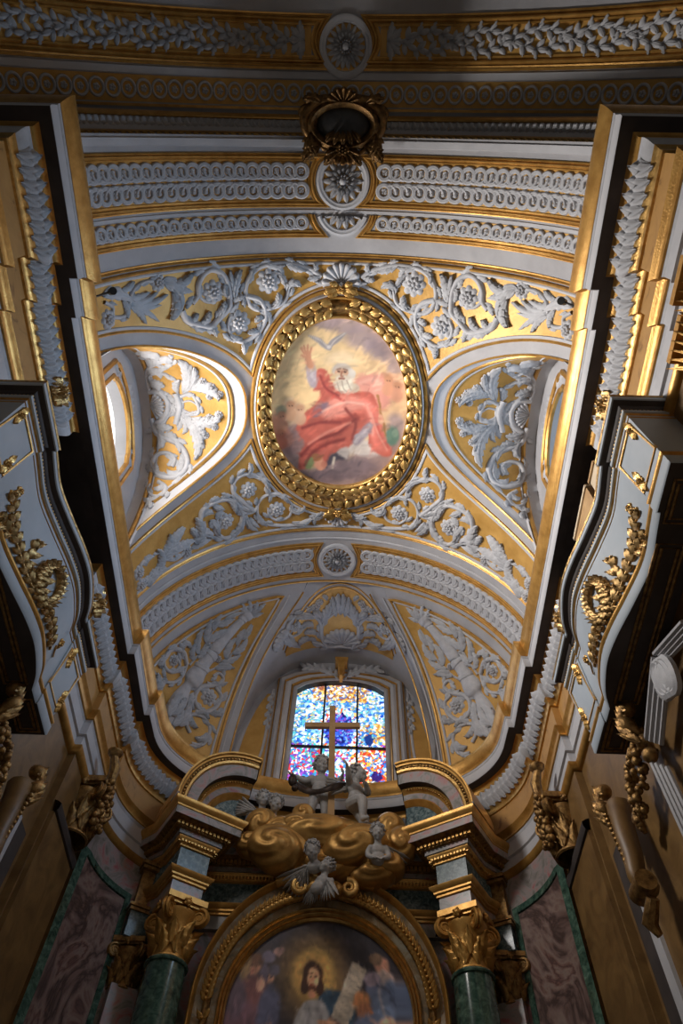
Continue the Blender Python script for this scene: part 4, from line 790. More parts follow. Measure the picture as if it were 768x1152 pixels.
# ------------------------------------------------------------------ lunettes
def xg(a,f):
    y,z=f(a,0,0)[1:]; return math.sqrt(max(0,R*R-(z-ZS)**2))
for side,nm in ((-1,'left'),(1,'right')):
    f=LM[side]; T=f.T; AS=[-T/2+.02+(T-.04)*k/90 for k in range(91)]
    rib=thing('lunette_rib','grey band edged with gold round the opening of the %s lunette'%nm,'rib',vmap(side*3,LC,0))
    g=[p for p in gout[side] if abs(p[0])<5.9]; g=[p for p in g]
    moulding(groin(side,0.),[(-.02,.0),(-.02,.03),(0,.04),(.02,.03),(.02,0)],vmap).build('inner_fillet','gold',rib)
    # gold-edged panel on the cell
    pan=thing('lunette_decoration','gold ground with pale and gold borders on the vault of the %s lunette'%nm,'panel',f(0,3.,0))
    E=[(a,xg(a,f)+.34) for a in AS if xg(a,f)+.34<3.74]; 
    poly=E+[(a,3.76) for a,_ in E[::-1]]
    patch(poly,[],f,.012,.14).build('gold_ground','goldpanel',pan,angle=180)
    moulding(E,[(-.02,0),(-.015,.03),(0,.04),(.03,.03),(.035,0)],f).build('pale_border','pale',pan); moulding([(a,x-.065) for a,x in E],[(-.03,0),(-.025,.03),(.0,.045),(.025,.03),(.03,0)],f).build('gold_border','gold',pan)
    B_=[(a,3.83) for a in AS]; moulding(B_,[(-.045,0),(-.04,.03),(0,.045),(.04,.03),(.045,0)],f).build('wall_arch','gold',pan); moulding([(a,3.755) for a in AS],[(-.03,0),(0,.03),(.03,0)],f).build('pale_arch','pale',pan)
    bk=thing('flower_basket','%s stucco flower basket on a shell with leafy scrolls in the %s lunette'%('sunlit pale' if side<0 else 'bluish grey',nm),'relief',f(0,3.2,0))
    relief_from(bk,LU,lambda a,x,w:f(a,x,w+.012),1.)
    # wall with window
    Yw,hw,zb,zt=4.80,.84,10.15,12.50
    def wshape(gr=0.):
        h=hw+gr; t=zt+gr; c=.38; b=zb-gr; L=[(Yw-h,b)]+[(Yw-h,b+(t-c-b)*k/5) for k in range(1,6)]
        L+=[(Yw-h+.12*sin(PI/2*k/4),t-c+.16*k/4) for k in range(1,5)]+[(Yw+(h-.12)*(-1+2*k/10),t-.22+.26*(1-(-1+2*k/10)**2)) for k in range(0,11)]+[(Yw+h-.12*sin(PI/2*(1-k/4)),t-c+.16*(1-k/4)) for k in range(0,5)]
        return L+[(Yw+h,b+(t-c-b)*(1-k/5)) for k in range(1,6)]
    wf=lambda y,z,w:(side*(WX-w),y,z)
    outl=[(y,z) for y,z in LP]
    struct('trim_%d'%(6 if side<0 else 7),patch(outl,[wshape()],wf,0,.3),'grey','end wall of the %s lunette'%nm,angle=180)
    win=patch(wshape(),[],wf,-.22,.4); wo=win.build('window_%d'%(1 if side<0 else 2),glow('daylit_glass_%s'%nm,(1.,.97,.93) if side<0 else (.42,.66,.98),2.2 if side<0 else .8),None,'bright daylit window in the %s lunette'%nm,kind='structure',angle=180)
    mb=MB(); s0=wshape(); mb.grid([[wf(y,z,.0) for y,z in s0],[wf(y,z,-.22) for y,z in s0]],closed_u=True)
    mb.build('window_reveal','pale',wo)
    for nmx,a_,b_,mt in (('gold_inner',0,.07,'gold'),('grey_band',.07,.20,'grey'),('gold_outer',.20,.28,'gold')):
        A_,B2,Cc=wshape(a_),wshape((a_+b_)/2),wshape(b_); m=MB(); hh=.05 if mt=='gold' else .02
        m.grid([[wf(y,z,.0) for y,z in A_],[wf(y,z,hh) for y,z in A_],[wf(y,z,hh+.03*(mt=='gold')) for y,z in B2],[wf(y,z,hh) for y,z in Cc],[wf(y,z,0) for y,z in Cc]],closed_u=True); m.build(nmx,mt,wo)
    Rr=thing('window_crest','grey stucco scroll crest on the frame of the %s lunette window'%nm,'relief',wf(Yw,zt+.3,0)); rr=Relief(Rr,wf)
    rr.stem(r_spiral((Yw-.42,zt+.24),.14,.03,0.,1.4,18),.035,.02,2); rr.stem(r_spiral((Yw+.42,zt+.26),.14,.03,PI,-1.4,18),.035,.02,2); rr.stem([(Yw-.3,zt+.3),(Yw,zt+.42),(Yw+.3,zt+.3)],.05,.05)
    for k in range(7): rr.leaf((Yw-.33+.11*k,zt+.33),PI/2+(3-k)*.16,.2,.05,0,.05,2)
    for sg in (-1,1):
        for k in range(3): rr.leaf((Yw+sg*(.62+.1*k),zt+.16-.14*k),PI/2-sg*(.9+.3*k),.24,.06,-sg*.5,.05,3)
# ------------------------------------------------------------------ apse: torch panels, shell, window
def gdome(P):
    s=1-((P.z-ZS)/R)**2
    return (abs(P.x)/AA)**AN+(max(0.,P.y-AY)/AB)**AN-max(s,0)**(AN/2)
TO_,TE1,TE2,TN=[Vector(q) for q in (T_O,T_E1,T_E2,T_N)]
def tmap(p,q,w):
    B=TO_+TE1*p+TE2*q; a,b=-1.6,1.6
    for _ in range(34):
        m=(a+b)/2
        if gdome(B+TN*m)<0: a=m
        else: b=m
    P=B+TN*a; return tuple(P-TN*(w+.012))
for side,nm in ((-1,'left'),(1,'right')):
    mir=(lambda f:(lambda *a:(lambda P:(-side*P[0] if side>0 else P[0],P[1],P[2]))(f(*a))))
    rt=thing('apse_decoration','triangular gold ground of the apse vault behind the %s torch relief'%nm,'panel',(side*2.9,10.7,12.3))
    rows=[]; e1_=[]; e2_=[]
    for i in range(36):
        v=.02+1.18*i/35; c=.32/(AB*cos(v)); ua=-math.acos(min(1,c**(AN/2))); ub=ugroin(v,-1,.26)
        if ua>ub: break
        rows.append([(ua+(ub-ua)*j/14,v) for j in range(15)]); e1_.append((ua,v)); e2_.append((ub,v))
    X=lambda P:(P[0]*-side,P[1],P[2])
    mb=MB(); mb.grid([[X(amap(u,v,.012)) for u,v in r_] for r_ in rows]); mb.build('gold_ground','goldpanel',rt,angle=180)
    tip=[X(amap((e1_[-1][0]+e2_[-1][0])/2,e1_[-1][1]+.03,.012))]
    path=[X(amap(u,v,.02)) for u,v in e1_]+tip+[X(amap(u,v,.02)) for u,v in e2_[::-1]]
    MB().tube(path,.036,8).build('gold_border','gold',rt)
    rows=[]
    path2=[X(amap(u+.035,v,.02)) for u,v in e1_]; path3=[X(amap(u-.035,v,.02)) for u,v in e2_]
    MB().tube(path2,.028,8).build('grey_border','pale',rt); MB().tube(path3,.028,8).build('grey_border','pale',rt)
    rib=thing('apse_rib','grey rib with gold fillets between the %s torch relief and the stained glass window'%nm,'rib',(side*2.2,11,12))
    gp=[]
    for i in range(40):
        v=.02+1.33*i/39; gp.append(X(amap(ugroin(v,-1,-.0),v,.0)))
    MB().tube(gp,.022,8).build('gold_fillet','gold',rib)
    gp=[X(amap(ugroin(.02+1.25*i/39,-1,.16),.02+1.25*i/39,.0)) for i in range(40)]; MB().tube(gp,.02,8).build('grey_fillet','pale',rib)
    tq=thing('torch_relief','grey stucco flaming torch with laurel sprays and scrolls on the %s apse panel'%nm,'relief',(side*2.9,10.7,12.3))
    relief_from(tq,TO[:-4],lambda p,q,w:X(tmap(p,q,w)),1.); relief_from(tq,TO[-4:],lambda p,q,w:X(tmap(p,q,w+.13)),1.)
# gold ground and shell on the crown of the cell
pn=thing('cell_panel','gold ground edged by a gold fillet behind the shell over the stained glass','panel',cellmap(0,11,0))
def cfront(a): 
    x,_,z=cellmap(a,0,0); return AY if z>ZS+R*.998 else frontY(x,z)
AS=[-CELLT*.27+CELLT*.54*k/60 for k in range(61)]
ytop=lambda a: 9.74+.80*a*a
AS=[-1.46+2.92*k/60 for k in range(61)]
poly=[(a,ytop(a)) for a in AS if ytop(a)<WY-.60]; poly=poly+[(a,WY-.55) for a,_ in poly[::-1]]
patch(poly,[],cellmap,.012,.16).build('gold_ground','goldpanel',pn,angle=180)
moulding([(a,ytop(a)-.01) for a in AS],[(-.03,0),(-.02,.03),(.02,.03),(.03,0)],cellmap).build('gold_border','gold',pn)
moulding([(a*1.05,ytop(a)-.13) for a in AS],[(-.018,0),(-.01,.02),(.01,.02),(.018,0)],cellmap).build('outer_fillet','gold',pn)
q=thing('shell_relief','grey stucco shell with crown, flowers and scrolls above the stained glass window','relief',cellmap(0,11,0))
relief_from(q,SH,lambda a,y,w:cellmap(a,y,w+.012)); relief_from(q,[d for d in SH if d[0]!='f'],lambda a,y,w:cellmap(a,y,w+.012),-1.)
# window wall
WCX=.16; WH,WB,WT=1.07,10.05,13.05
def awin(g=0.,n=10):
    h=WH+g; return [(WCX-h,WB)]+[(WCX-h,WB+(WT+g*.6-WB)*k/6) for k in range(1,7)]+[(WCX+h*(-1+2*k/n),WT+g*.6+.26*(1-(-1+2*k/n)**2)+.10*min(1,4*(1-abs(-1+2*k/n)))) for k in range(1,n)]+[(WCX+h,WB+(WT+g*.6-WB)*(1-k/6)) for k in range(7)]
ww=lambda x,z,w:(x,WY-w,z)
outl=[(p.x,p.y) for p in CELLP]; outl=[(x,z) for x,z in outl]
struct('wall_back',patch([(2.43,9.6),(-2.23,9.6)]+outl,[[(x,z) for x,z in awin()]],ww,0,.25),'grey','window wall of the apse above the altar',angle=180)
pts,zc,za=paint_glass(); zca,zsa=np.cos(za),np.sin(za); NX,NZ=190,240; mb=MB(); W_=awin(0.,10)
vs=[];cs=[]
z1=WT+.36
for i in range(NZ+1):
    for j in range(NX+1):
        u,v=j/NX,i/NZ; zt_=WT+.26*(1-(2*u-1)**2)+.10*min(1,4*(1-abs(2*u-1))); x=WCX-WH+2*WH*u; z=min(WB+(z1-WB)*v,zt_)
        dx=pts[:,0]-u; dy=(pts[:,1]-v)*1.4; d=np.sqrt((dx*zca+dy*zsa)**2*.2+(dy*zca-dx*zsa)**2); k=int(np.argmin(d)); d2=np.partition(d,1)[1]-d[k]; vs.append((x,WY+.16,z)); cs.append(zc[k]*(.35+.65*min(1.,d2/.0035)))
mb.add(vs,[(i*(NX+1)+j,i*(NX+1)+j+1,(i+1)*(NX+1)+j+1,(i+1)*(NX+1)+j) for i in range(NZ) for j in range(NX)]); mb.c=cs
M['glass']=painted_mat('stained_glass',.3,1.65)
wo=mb.build('window_3','glass',None,'stained glass window in many blues, reds and white above the altar',kind='structure',angle=180,fixn=False)
mb=MB()
for x in (WCX-.38,WCX+.42): mb.box((x,WY+.13,(WB+z1)/2),(.045,.05,z1-WB))
for z in (11.35,): mb.box((WCX,WY+.13,z),(2*WH,.05,.05))
mb.build('window_bars','black',wo)
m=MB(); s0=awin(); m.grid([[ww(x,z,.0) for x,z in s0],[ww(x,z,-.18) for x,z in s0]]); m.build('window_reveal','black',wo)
def frame_ring(a_,b_,h0,h1,mt,nm):
    A_,Bm,Cc=awin(a_),awin((a_+b_)/2),awin(b_); m=MB(); m.grid([[ww(x,z,0) for x,z in A_],[ww(x,z,h0) for x,z in A_],[ww(x,z,h1) for x,z in Bm],[ww(x,z,h0) for x,z in Cc],[ww(x,z,0) for x,z in Cc]]); m.build(nm,mt,wo)
frame_ring(0,.10,.03,.05,'grey','inner_band'); frame_ring(.10,.15,.06,.09,'gold','gold_fillet'); frame_ring(.15,.29,.08,.12,'pale','pale_band'); frame_ring(.29,.33,.10,.13,'gold','gold_fillet'); frame_ring(.33,.45,.10,.16,'grey','grey_band'); frame_ring(.45,.50,.06,.09,'gold','outer_fillet')
q=thing('laurel_branches','grey stucco laurel branches with gilded bracket directly over the stained glass window','relief',ww(WCX,13.8,0)); rr=Relief(q,lambda u,v,w:ww(u+WCX,v,w+.12))
for sg in (-1,1):
    st=[(sg*.06,13.28),(sg*.2,13.5),(sg*.5,13.68),(sg*.9,13.72)]; rr.stem(st,.03,.012)
    for i,(p,a) in enumerate(along(spline(st,8),.085,.16)): rr.leaf(p,a+(.6 if i%2 else -.6),.23,.055,0,.05,1)
mb=MB(); 
for k,(z,hw_,hh) in enumerate(((13.32,.035,.10),(13.44,.05,.14),(13.58,.08,.16),(13.72,.14,.18))): mb.box((WCX,WY-.2,z),(hw_*2,.24+.06*k,.13),0,1.2)
mb.build('bracket','gold',q)
for side,nm in ((-1,'left'),(1,'right')):
    pn=thing('side_panel','ochre gold wall panel with scroll edge just %s of the stained glass window'%nm,'panel',ww(WCX+side*1.85,11,0))
    zs=[10.05+.28*k for k in range(11)]; inn=WCX+side*1.62
    poly=[(inn,z) for z in zs]+[(CX0+side*(chalf(z)-.16),z) for z in zs[::-1] if chalf(z)-.16>abs(inn-CX0)+.02]
    zs=[z for z in zs if chalf(z)-.16>abs(inn-CX0)+.02]; poly=[(inn,z) for z in zs]+[(CX0+side*(chalf(z)-.16),z) for z in zs[::-1]]
    patch(poly,[],ww,.01,.2).build('gold_ground','goldpanel',pn,angle=180)
    rr=Relief(pn,ww)
    rr.stem([(inn+side*.03,13.0),(inn+side*.06,12.4),(inn+side*.05,11.6),(inn+side*.1,10.9),(inn+side*.28,10.55),(inn+side*.30,10.3)],.04,.03)
    for k in range(9): rr.leaf((inn+side*.04,12.9-.13*k),-PI/2+side*(.5 if k%2 else -.1),.2,.07,0,.07,2)
    for k in range(4): rr.leaf((inn+side*.18,10.75-.1*k),.4 if side>0 else PI-.4,.22,.06,side*.6,.06,2)
# ------------------------------------------------------------------ the darker arch towards the nave
RN,ZN=7.4,7.2
def nmap(s,y,w): a=s/RN; r=RN-w; return (r*sin(a),y*1.04,ZN+r*cos(a))
def avmap(s,y,w): a=s/R; r=R+max(0,.17-y)*1.25-w; return (r*sin(a),y*(1+.03*(y<0)),ZS+r*cos(a))
SN=6.4
struct('trim_10',patch([(-SN,-.26),(SN,-.26),(SN,-3.2),(-SN,-3.2)],[],nmap,0,.5),'grey','broad arch of the nave in front of the chancel',angle=180)
# front edge of the chancel vault: carved archivolt
av=thing('archivolt','dark carved archivolt with gilded leaf rows along the near edge of the chancel vault','arch moulding',avmap(0,0,0))
patch([(-SMAX*.95,.205),(SMAX*.95,.205),(SMAX*.95,-.27),(-SMAX*.95,-.27)],[],avmap,0,.4).build('soffit','grey',av,angle=180)
mb=MB(); N=60; S_=[-SMAX*.95+1.9*SMAX*k/N for k in range(N+1)]
mb.grid([[avmap(s,-.27,0) for s in S_],[(lambda P:(P[0]*1.25,P[1],P[2]+ (1.0 if abs(s)<9 else 0)))(avmap(s,-.27,0)) for s in S_]]); mb.build('front_face','grey',av,angle=180)
L=[(s,0) for s in S_]
for y,prof,mt,nm in ((.165,FIL,'gold','gold_bead'),(.02,[(-.02,0),(0,.03),(.02,0)],'gold','gold_bead'),(-.23,[(-.045,0),(-.03,.05),(0,.07),(.03,.05),(.045,0)],'gold','gold_torus')):
    moulding([(s,y) for s in S_],prof,avmap).build(nm,mt,av)
def row(root,fm,y,n,s0,s1,mk,mat,name):
    P=local(mk(),name,mat,root); Ls=copies(P,root,n)
    for k,o in enumerate(Ls): place_on(o,root,fm,s0+(s1-s0)*k/(n-1),y,0,1,.0)
def mk_gl():
    m=MB(); r_leaf(m,(-.06,-.05),.5,.17,.06,.5,.05,2,8); r_leaf(m,(.0,.05),-.4,.13,.05,-.3,.05,2,8); return m
def mk_ac():
    m=MB(); r_leaf(m,(0,.08),-PI/2,.17,.055,.0,.07,2,8); r_leaf(m,(-.04,.07),-PI/2-.5,.13,.04,-.4,.05,2,7); return m
row(av,avmap,.085,80,-5.2,5.2,mk_gl,'goldbright','gilded_leaf'); row(av,avmap,-.10,86,-5.2,5.2,mk_ac,'relief','carved_leaf')
# bands of the nave arch
SX=6.2
def nband(y0,y1,h,mat,label,name='arch_band'):
    prof=[((y0-y1)/2,0),((y0-y1)/2,h),((y1-y0)/2,h),((y1-y0)/2,0)]
    o=moulding([(-SX+2*SX*k/50,(y0+y1)/2) for k in range(51)],prof,nmap).build(name,mat); tagset(o,label,'moulding')
nband(-.335,-.375,.035,'gold','thin gold fillet of the nave arch nearest the cartouche')
nband(-.93,-.97,.04,'gold','gold fillet on the nave arch between ring chain and laurel panel')
nband(-.80,-.90,.03,'pale','grey raised band of the nave arch beside the ring chain')
ch=thing('ring_chain','chain of grey stucco rings with buds on gold ground along the dark nave arch','ring chain',nmap(0,-.6,0))
patch([(-SX,-.40),(SX,-.40),(SX,-.78),(-SX,-.78)],[],nmap,.008,.4).build('gold_ground','goldpanel',ch,angle=180)
def mk_ring():
    m=MB(); c=[(.118*cos(2*PI*k/20),.135*sin(2*PI*k/20)) for k in range(20)]
    rows=[[(x*(1+d),y*(1+d),h) for x,y in c] for d,h in ((-.22,0),(-.16,.035),(0,.045),(.1,.035),(.14,0))]; m.grid(rows,closed_u=True); return m
def mk_bud():
    m=MB(); r_rosette(m,(0,0),.062,.05,5,0,1); return m
row(ch,lambda u,v,w:nmap(u,v,w+.008),-.59,46,-5.9,5.9,mk_ring,'relief','ring'); row(ch,lambda u,v,w:nmap(u,v,w+.008),-.59,46,-5.9,5.9,mk_bud,'relief','bud')
GPN=[(d*1.3,w*1.3) for d,w in GP]
for side,nm in ((-1,'left'),(1,'right')):
    pn=thing('laurel_garland','dark gold field with crossing grey laurel garlands on the nave arch, %s side'%nm,'panel',nmap(side*3,-1.3,0))
    path=[(side*SX,-1.06)]+[(side*(SX-(SX-.40)*k/30),-1.06) for k in range(1,31)]+[(side*(.40+.13*sin(PI*k/10)),-1.06-.58*k/10) for k in range(1,10)]+[(side*(.40+(SX-.40)*k/30),-1.64) for k in range(31)]
    moulding(path,[(d*side,w) for d,w in GPN],nmap).build('frame','gold',pn)
    patch([(side*x,y) for x,y in [(.6,-1.10)]+[(.6+(SX-.6)*k/20,-1.10) for k in range(1,21)]+[(SX-(SX-.6)*k/20,-1.60) for k in range(21)]],[],nmap,.006,.4).build('gold_ground','goldpanel',pn,angle=180)
    fm=lambda u,v,w:nmap(side*u,v,w+.006)
    st=MB(); lf=[]
    for ph in (0,PI):
        P=[(.95+.1*k,-1.35+.125*sin(ph+(.95+.1*k)*PI/.95)) for k in range(52)]; r_stem(st,P,.014,.014)
        lf+=[(p,a) for p,a in along(P,.21,.05)]
    st.mapped(fm).build('stem','relief',pn,angle=180)
    m=MB(); r_leaf(m,(0,0),.75,.19,.05,.3,.05,1,7); r_leaf(m,(.05,0),-.75,.19,.05,-.3,.05,1,7); r_leaf(m,(.08,.0),0,.2,.05,0,.07,1,7); P0=local(m,'leaf','relief',pn)
    for o,(p,a) in zip(copies(P0,pn,min(len(lf),98)),lf): place_on(o,pn,lambda u,v,w:nmap(u,v,w+.006),side*p[0],p[1],a if side>0 else PI-a,1)
    m=MB(); 
    for k in range(5): r_leaf(m,(.72,-1.35),-.9+.45*k,.3,.08,(k-2)*.4,.06,3)
    m.mapped(fm).build('acanthus_tuft','relief',pn,angle=180)
medallion(-1.27,.42,'dark round rosette medallion on the nave arch, topmost in the view',18,3,False,nmap)
# gilded cartouche on the crown, hanging over the near edge
ct=thing('cartouche','dark gilded cartouche with scrolls and shell hanging at the crown of the near arch','cartouche',(0,-.2,13.6))
cm=lambda u,v,w:(u*1.26,-.06+v*1.1,13.70-w)
mb=MB(); ringc=arcpts((0,0),.36,0,2*PI,30)[:-1]; ringc=[(x*1.15,y*.8-.05) for x,y in ringc]
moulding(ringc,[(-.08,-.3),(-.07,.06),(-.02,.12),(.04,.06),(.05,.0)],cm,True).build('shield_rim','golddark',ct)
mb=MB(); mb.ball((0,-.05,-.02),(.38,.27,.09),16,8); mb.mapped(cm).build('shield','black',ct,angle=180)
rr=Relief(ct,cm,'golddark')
for sg in (-1,1):
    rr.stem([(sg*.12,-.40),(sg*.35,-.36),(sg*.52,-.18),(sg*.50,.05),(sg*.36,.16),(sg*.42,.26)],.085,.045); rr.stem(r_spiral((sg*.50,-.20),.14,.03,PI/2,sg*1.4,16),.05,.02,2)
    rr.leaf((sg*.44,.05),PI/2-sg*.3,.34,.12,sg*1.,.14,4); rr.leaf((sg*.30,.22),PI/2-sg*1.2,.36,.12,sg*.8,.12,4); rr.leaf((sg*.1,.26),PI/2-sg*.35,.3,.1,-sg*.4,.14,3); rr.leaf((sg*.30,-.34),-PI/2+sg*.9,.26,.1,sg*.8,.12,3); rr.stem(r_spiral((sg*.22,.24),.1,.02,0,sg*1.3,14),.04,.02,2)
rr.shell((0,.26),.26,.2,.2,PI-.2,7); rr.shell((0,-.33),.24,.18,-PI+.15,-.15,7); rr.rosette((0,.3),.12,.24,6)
for k in range(5): rr.leaf((-.12+.06*k,.02),PI/2+(2-k)*.3,.22,.07,0,.16,2)
# little black spotlights on the cornice top
for side,nm in ((-1,'left'),(1,'right')):
    c=Vector((side*3.45,2.2,10.95)); sp=thing('spotlight','small black spotlight on a bracket above the %s cornice'%nm,'spotlight',tuple(c))
    d=Vector((-side*.5,-.25,-.8)).normalized(); mb=MB(); mb.tube([c-d*.09,c+d*.07],.052,14); mb.tube([c+d*.07,c+d*.09],[.06,.06],14); mb.build('lamp_body','black',sp)
    mb=MB(); mb.tube([c,c+Vector((side*.15,.02,-.3)),Vector((side*3.62,2.2,10.02))],.018,6); mb.build('bracket','black',sp)
# ------------------------------------------------------------------ the two choir balconies with serpentine fronts
BPATH=[(3.98,2.70),(3.37,2.70),(3.37,3.50),(3.41,3.50)]+spline([(3.42,3.62),(3.45,4.05),(3.38,4.5),(3.28,5.0),(3.25,5.4),(3.32,5.85),(3.42,6.12)],5)+[(3.42,6.20),(3.40,6.20),(3.40,6.98),(3.98,6.98)]
def bsweep(side,prof,mb=None): return sweep(side,prof,BPATH,mb)
def bfront(Y):
    for a,b in zip(BPATH[3:-3],BPATH[4:-2]):
        if a[1]<=Y<=b[1] and b[1]>a[1]: return a[0]+(b[0]-a[0])*(Y-a[1])/(b[1]-a[1])
    return 3.37
for side,nm in ((-1,'left'),(1,'right')):
    b=thing('balcony','bluish lit grey choir balcony with serpentine front and gilded ornament on the %s wall'%nm,'balcony',(side*3.9,4.8,6.4))
    P=lambda n,prof,mat,ang=50: bsweep(side,prof).build(n,mat,b,angle=ang)
    P('top_rail',[(-.30,7.96),(.03,7.96),(.035,7.93),(.035,7.86),(.02,7.85)],'blue'); P('rail_fillet',[(.036,7.965),(.05,7.95),(.04,7.925),(.034,7.925)],'goldleaf')
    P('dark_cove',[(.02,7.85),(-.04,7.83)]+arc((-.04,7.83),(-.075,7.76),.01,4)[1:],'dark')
    P('rail_moulding',[(-.075,7.72),(-.05,7.71),(-.05,7.66),(-.07,7.65),(-.07,7.64)],'blue'); P('upper_fillet',[(-.07,7.64),(-.055,7.62),(-.075,7.60)],'goldbright')
    P('front_panel',[(-.075,7.60),(-.085,7.40),(-.10,7.1),(-.125,6.8),(-.15,6.66)],'blue'); P('second_fillet',[(-.083,7.56),(-.068,7.545),(-.084,7.53)],'goldbright')
    P('lower_torus',[(-.15,6.70)]+[(-.15+.055*sin(PI*k/6),6.70-.13*k/6) for k in range(1,6)]+[(-.14,6.57)],'gold'); P('bottom_fascia',[(-.14,6.57),(-.105,6.56),(-.105,6.42),(-.12,6.40)],'blue')
    mb=MB(); pts=offset(BPATH,-.075)
    for p,a in along(pts,.048,.1): mb.ball((side*p[0],p[1],7.745),.021,6,4)
    mb.build('bead_row','goldbright',b,angle=180)
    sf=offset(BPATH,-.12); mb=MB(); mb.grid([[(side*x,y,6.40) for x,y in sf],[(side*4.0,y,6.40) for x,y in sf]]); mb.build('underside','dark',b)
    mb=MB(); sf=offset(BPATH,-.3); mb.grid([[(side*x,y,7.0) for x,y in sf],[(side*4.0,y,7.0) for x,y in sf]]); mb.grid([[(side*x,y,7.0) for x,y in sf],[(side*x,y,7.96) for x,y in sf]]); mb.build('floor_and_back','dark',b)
    co=MB()
    for (y0,y1) in ((3.0,3.5),(3.75,6.0),(6.25,6.8)):
        for q in (0,.05): 
            r_=[(3.58+q,y0+q),(3.86-q,y0+q),(3.86-q,y1-q),(3.58+q,y1-q)]; co.tube([(side*x,y,6.40) for x,y in r_],.022,6,closed=True)
    co.build('coffer_moulding','goldold',b)
    bm=lambda Y,z,w:(side*(bfront(Y)-w+.075+(7.6-z)*.055),Y,z)
    # inset panels on the end blocks
    for k,(y0,y1) in enumerate(((2.78,3.42),(6.28,6.90))):
        pn=MB(); pm=lambda u,v,w:(side*((3.37 if k==0 else 3.40)-w+.075+(7.6-v)*.075),u,v)
        moulding([(y0+.05,6.80),(y1-.05,6.80),(y1-.05,7.48),(y0+.05,7.48)],[(-.015,0),(0,.022),(.02,.02),(.025,0)],pm,True,pn); pn.build('inset_frame','goldbright',b)
        for z in (7.38,6.92):
            m=MB(); yc=(y0+.1 if z>7 else y1-.14) if k==0 else (y0+.14 if z>7 else y1-.12); r_rosette(m,(yc,z),.07,.06,5); r_leaf(m,(yc,z),PI/2,.17,.05,.4,.05,2); r_leaf(m,(yc,z),-PI/2,.17,.05,.4,.05,2); m.mapped(pm).build('corner_ornament','goldbright',b,angle=180)
    for yc,zc in ((3.72,7.12),(5.98,7.15)):
        m=MB(); r_rosette(m,(yc,zc),.075,.05,6); m.mapped(bm).build('rosette','goldbright',b,angle=180)
        m=MB(); r_stem(m,arcpts((yc,zc-.06),.13,-2.4,-.4,8),.022,.01); m.mapped(bm).build('little_swag','goldbright',b,angle=180)
    # gilded wreath and laurel branches on the bowed front
    rr=Relief(b,bm,'goldleaf'); wr=MB(); 
    ringp=[(4.95+.22*cos(2*PI*k/40),7.05+.27*sin(2*PI*k/40)) for k in range(41)]
    r_stem(wr,ringp,.045,.045,1.2); wr.mapped(bm).build('wreath','goldleaf',b,angle=180)
    m=MB()
    for p,a in along(ringp,.085,0.02):
        for sp in (-.7,0.,.7): r_leaf(m,p,a+sp,.10,.03,0,.05,1,6,1.)
    m.mapped(lambda u,v,w:bm(u,v,w+.03)).build('wreath_leaves','goldleaf',b,angle=180)
    st=[(5.78,6.80),(5.45,6.84),(5.12,6.82),(4.80,6.76),(4.45,6.80),(4.15,6.86),(3.92,6.92),(3.72,6.96)]
    rr.stem(st,.028,.012)
    for i,(p,a) in enumerate(along(spline(st,8),.125,.05)):
        for sp in ((.9,-.75) if i%2 else (-.9,.75)): rr.leaf(p,a+sp,.15,.036,-.4*sp,.05,1)
    for s2 in ([(4.5,6.8),(4.52,6.98),(4.46,7.16)],[(4.2,6.84),(4.02,6.74),(3.86,6.66)],[(4.95,6.82),(4.93,6.98),(4.88,7.12)]):
        rr.stem(s2,.018,.01)
        for i,(p,a) in enumerate(along(spline(s2,8),.075,.05)): rr.leaf(p,a+(.7 if i%2 else -.7),.14,.045,0,.06,1)
    for c in ((4.46,7.2),(3.82,6.64),(3.68,6.97),(5.25,6.84),(4.6,6.84)): rr.rosette(c,.055,.07,5)
# wooden organ parts behind the right balcony rail
for nm,c,d,mt,lab in (('organ_pipe',(3.68,4.72,8.35),(.16,.85,1.0),'wood','tall flat olive brown wooden organ pipe standing behind the right balcony rail'),('wooden_box',(3.70,4.02,8.27),(.2,.30,.92),'palewood','pale wooden box standing behind the right balcony rail near the gilded boss'),('music_stand',(3.80,4.25,8.0),(.12,.16,.85),'wood','narrow brown wooden stand between pale box and organ pipe on right balcony')):
    t=thing(nm,lab,nm.split('_')[-1],(c[0],c[1],7.0)); 
    mb=MB(); mb.box((c[0],c[1],(7.0+c[2]+d[2]/2)/2),(d[0],d[1],c[2]+d[2]/2-7.0)); mb.build('body',mt,t)
    mb=MB(); z=c[2]+d[2]/2
    for x,y,dx,dy in ((0,d[1]/2,d[0],.025),(0,-d[1]/2,d[0],.025),(d[0]/2,0,.025,d[1]),(-d[0]/2,0,.025,d[1])): mb.box((c[0]+x,c[1]+y,z),(dx+.02,dy+.02,.05))
    mb.build('rim','palewood' if mt=='wood' else 'wood',t)
# ------------------------------------------------------------------ lower walls: marble panels, pilasters, gilded capitals, portals under the balconies
WI=offset(WP,-.06); WL=[0.]
for a,b in zip(WI,WI[1:]): WL.append(WL[-1]+math.hypot(b[0]-a[0],b[1]-a[1]))
def wmap(side):
    def f(s,z,w):
        i=min(max(bisect.bisect(WL,s)-1,0),len(WI)-2); t=(s-WL[i])/(WL[i+1]-WL[i]); a,b=Vector(WI[i]),Vector(WI[i+1]); d=(b-a).normalized(); p=a+(b-a)*t+Vector((-d.y,d.x))*w
        return (side*p.x,p.y,z)
    return f
def sat(Y):                            # arc length along the wall plan at depth Y (side wall part)
    for i,(a,b) in enumerate(zip(WI,WI[1:])):
        if i>2 and a[1]<=Y<=b[1] and b[1]>a[1]+1e-6: return WL[i]+(WL[i+1]-WL[i])*(Y-a[1])/(b[1]-a[1])
    return WL[-1]
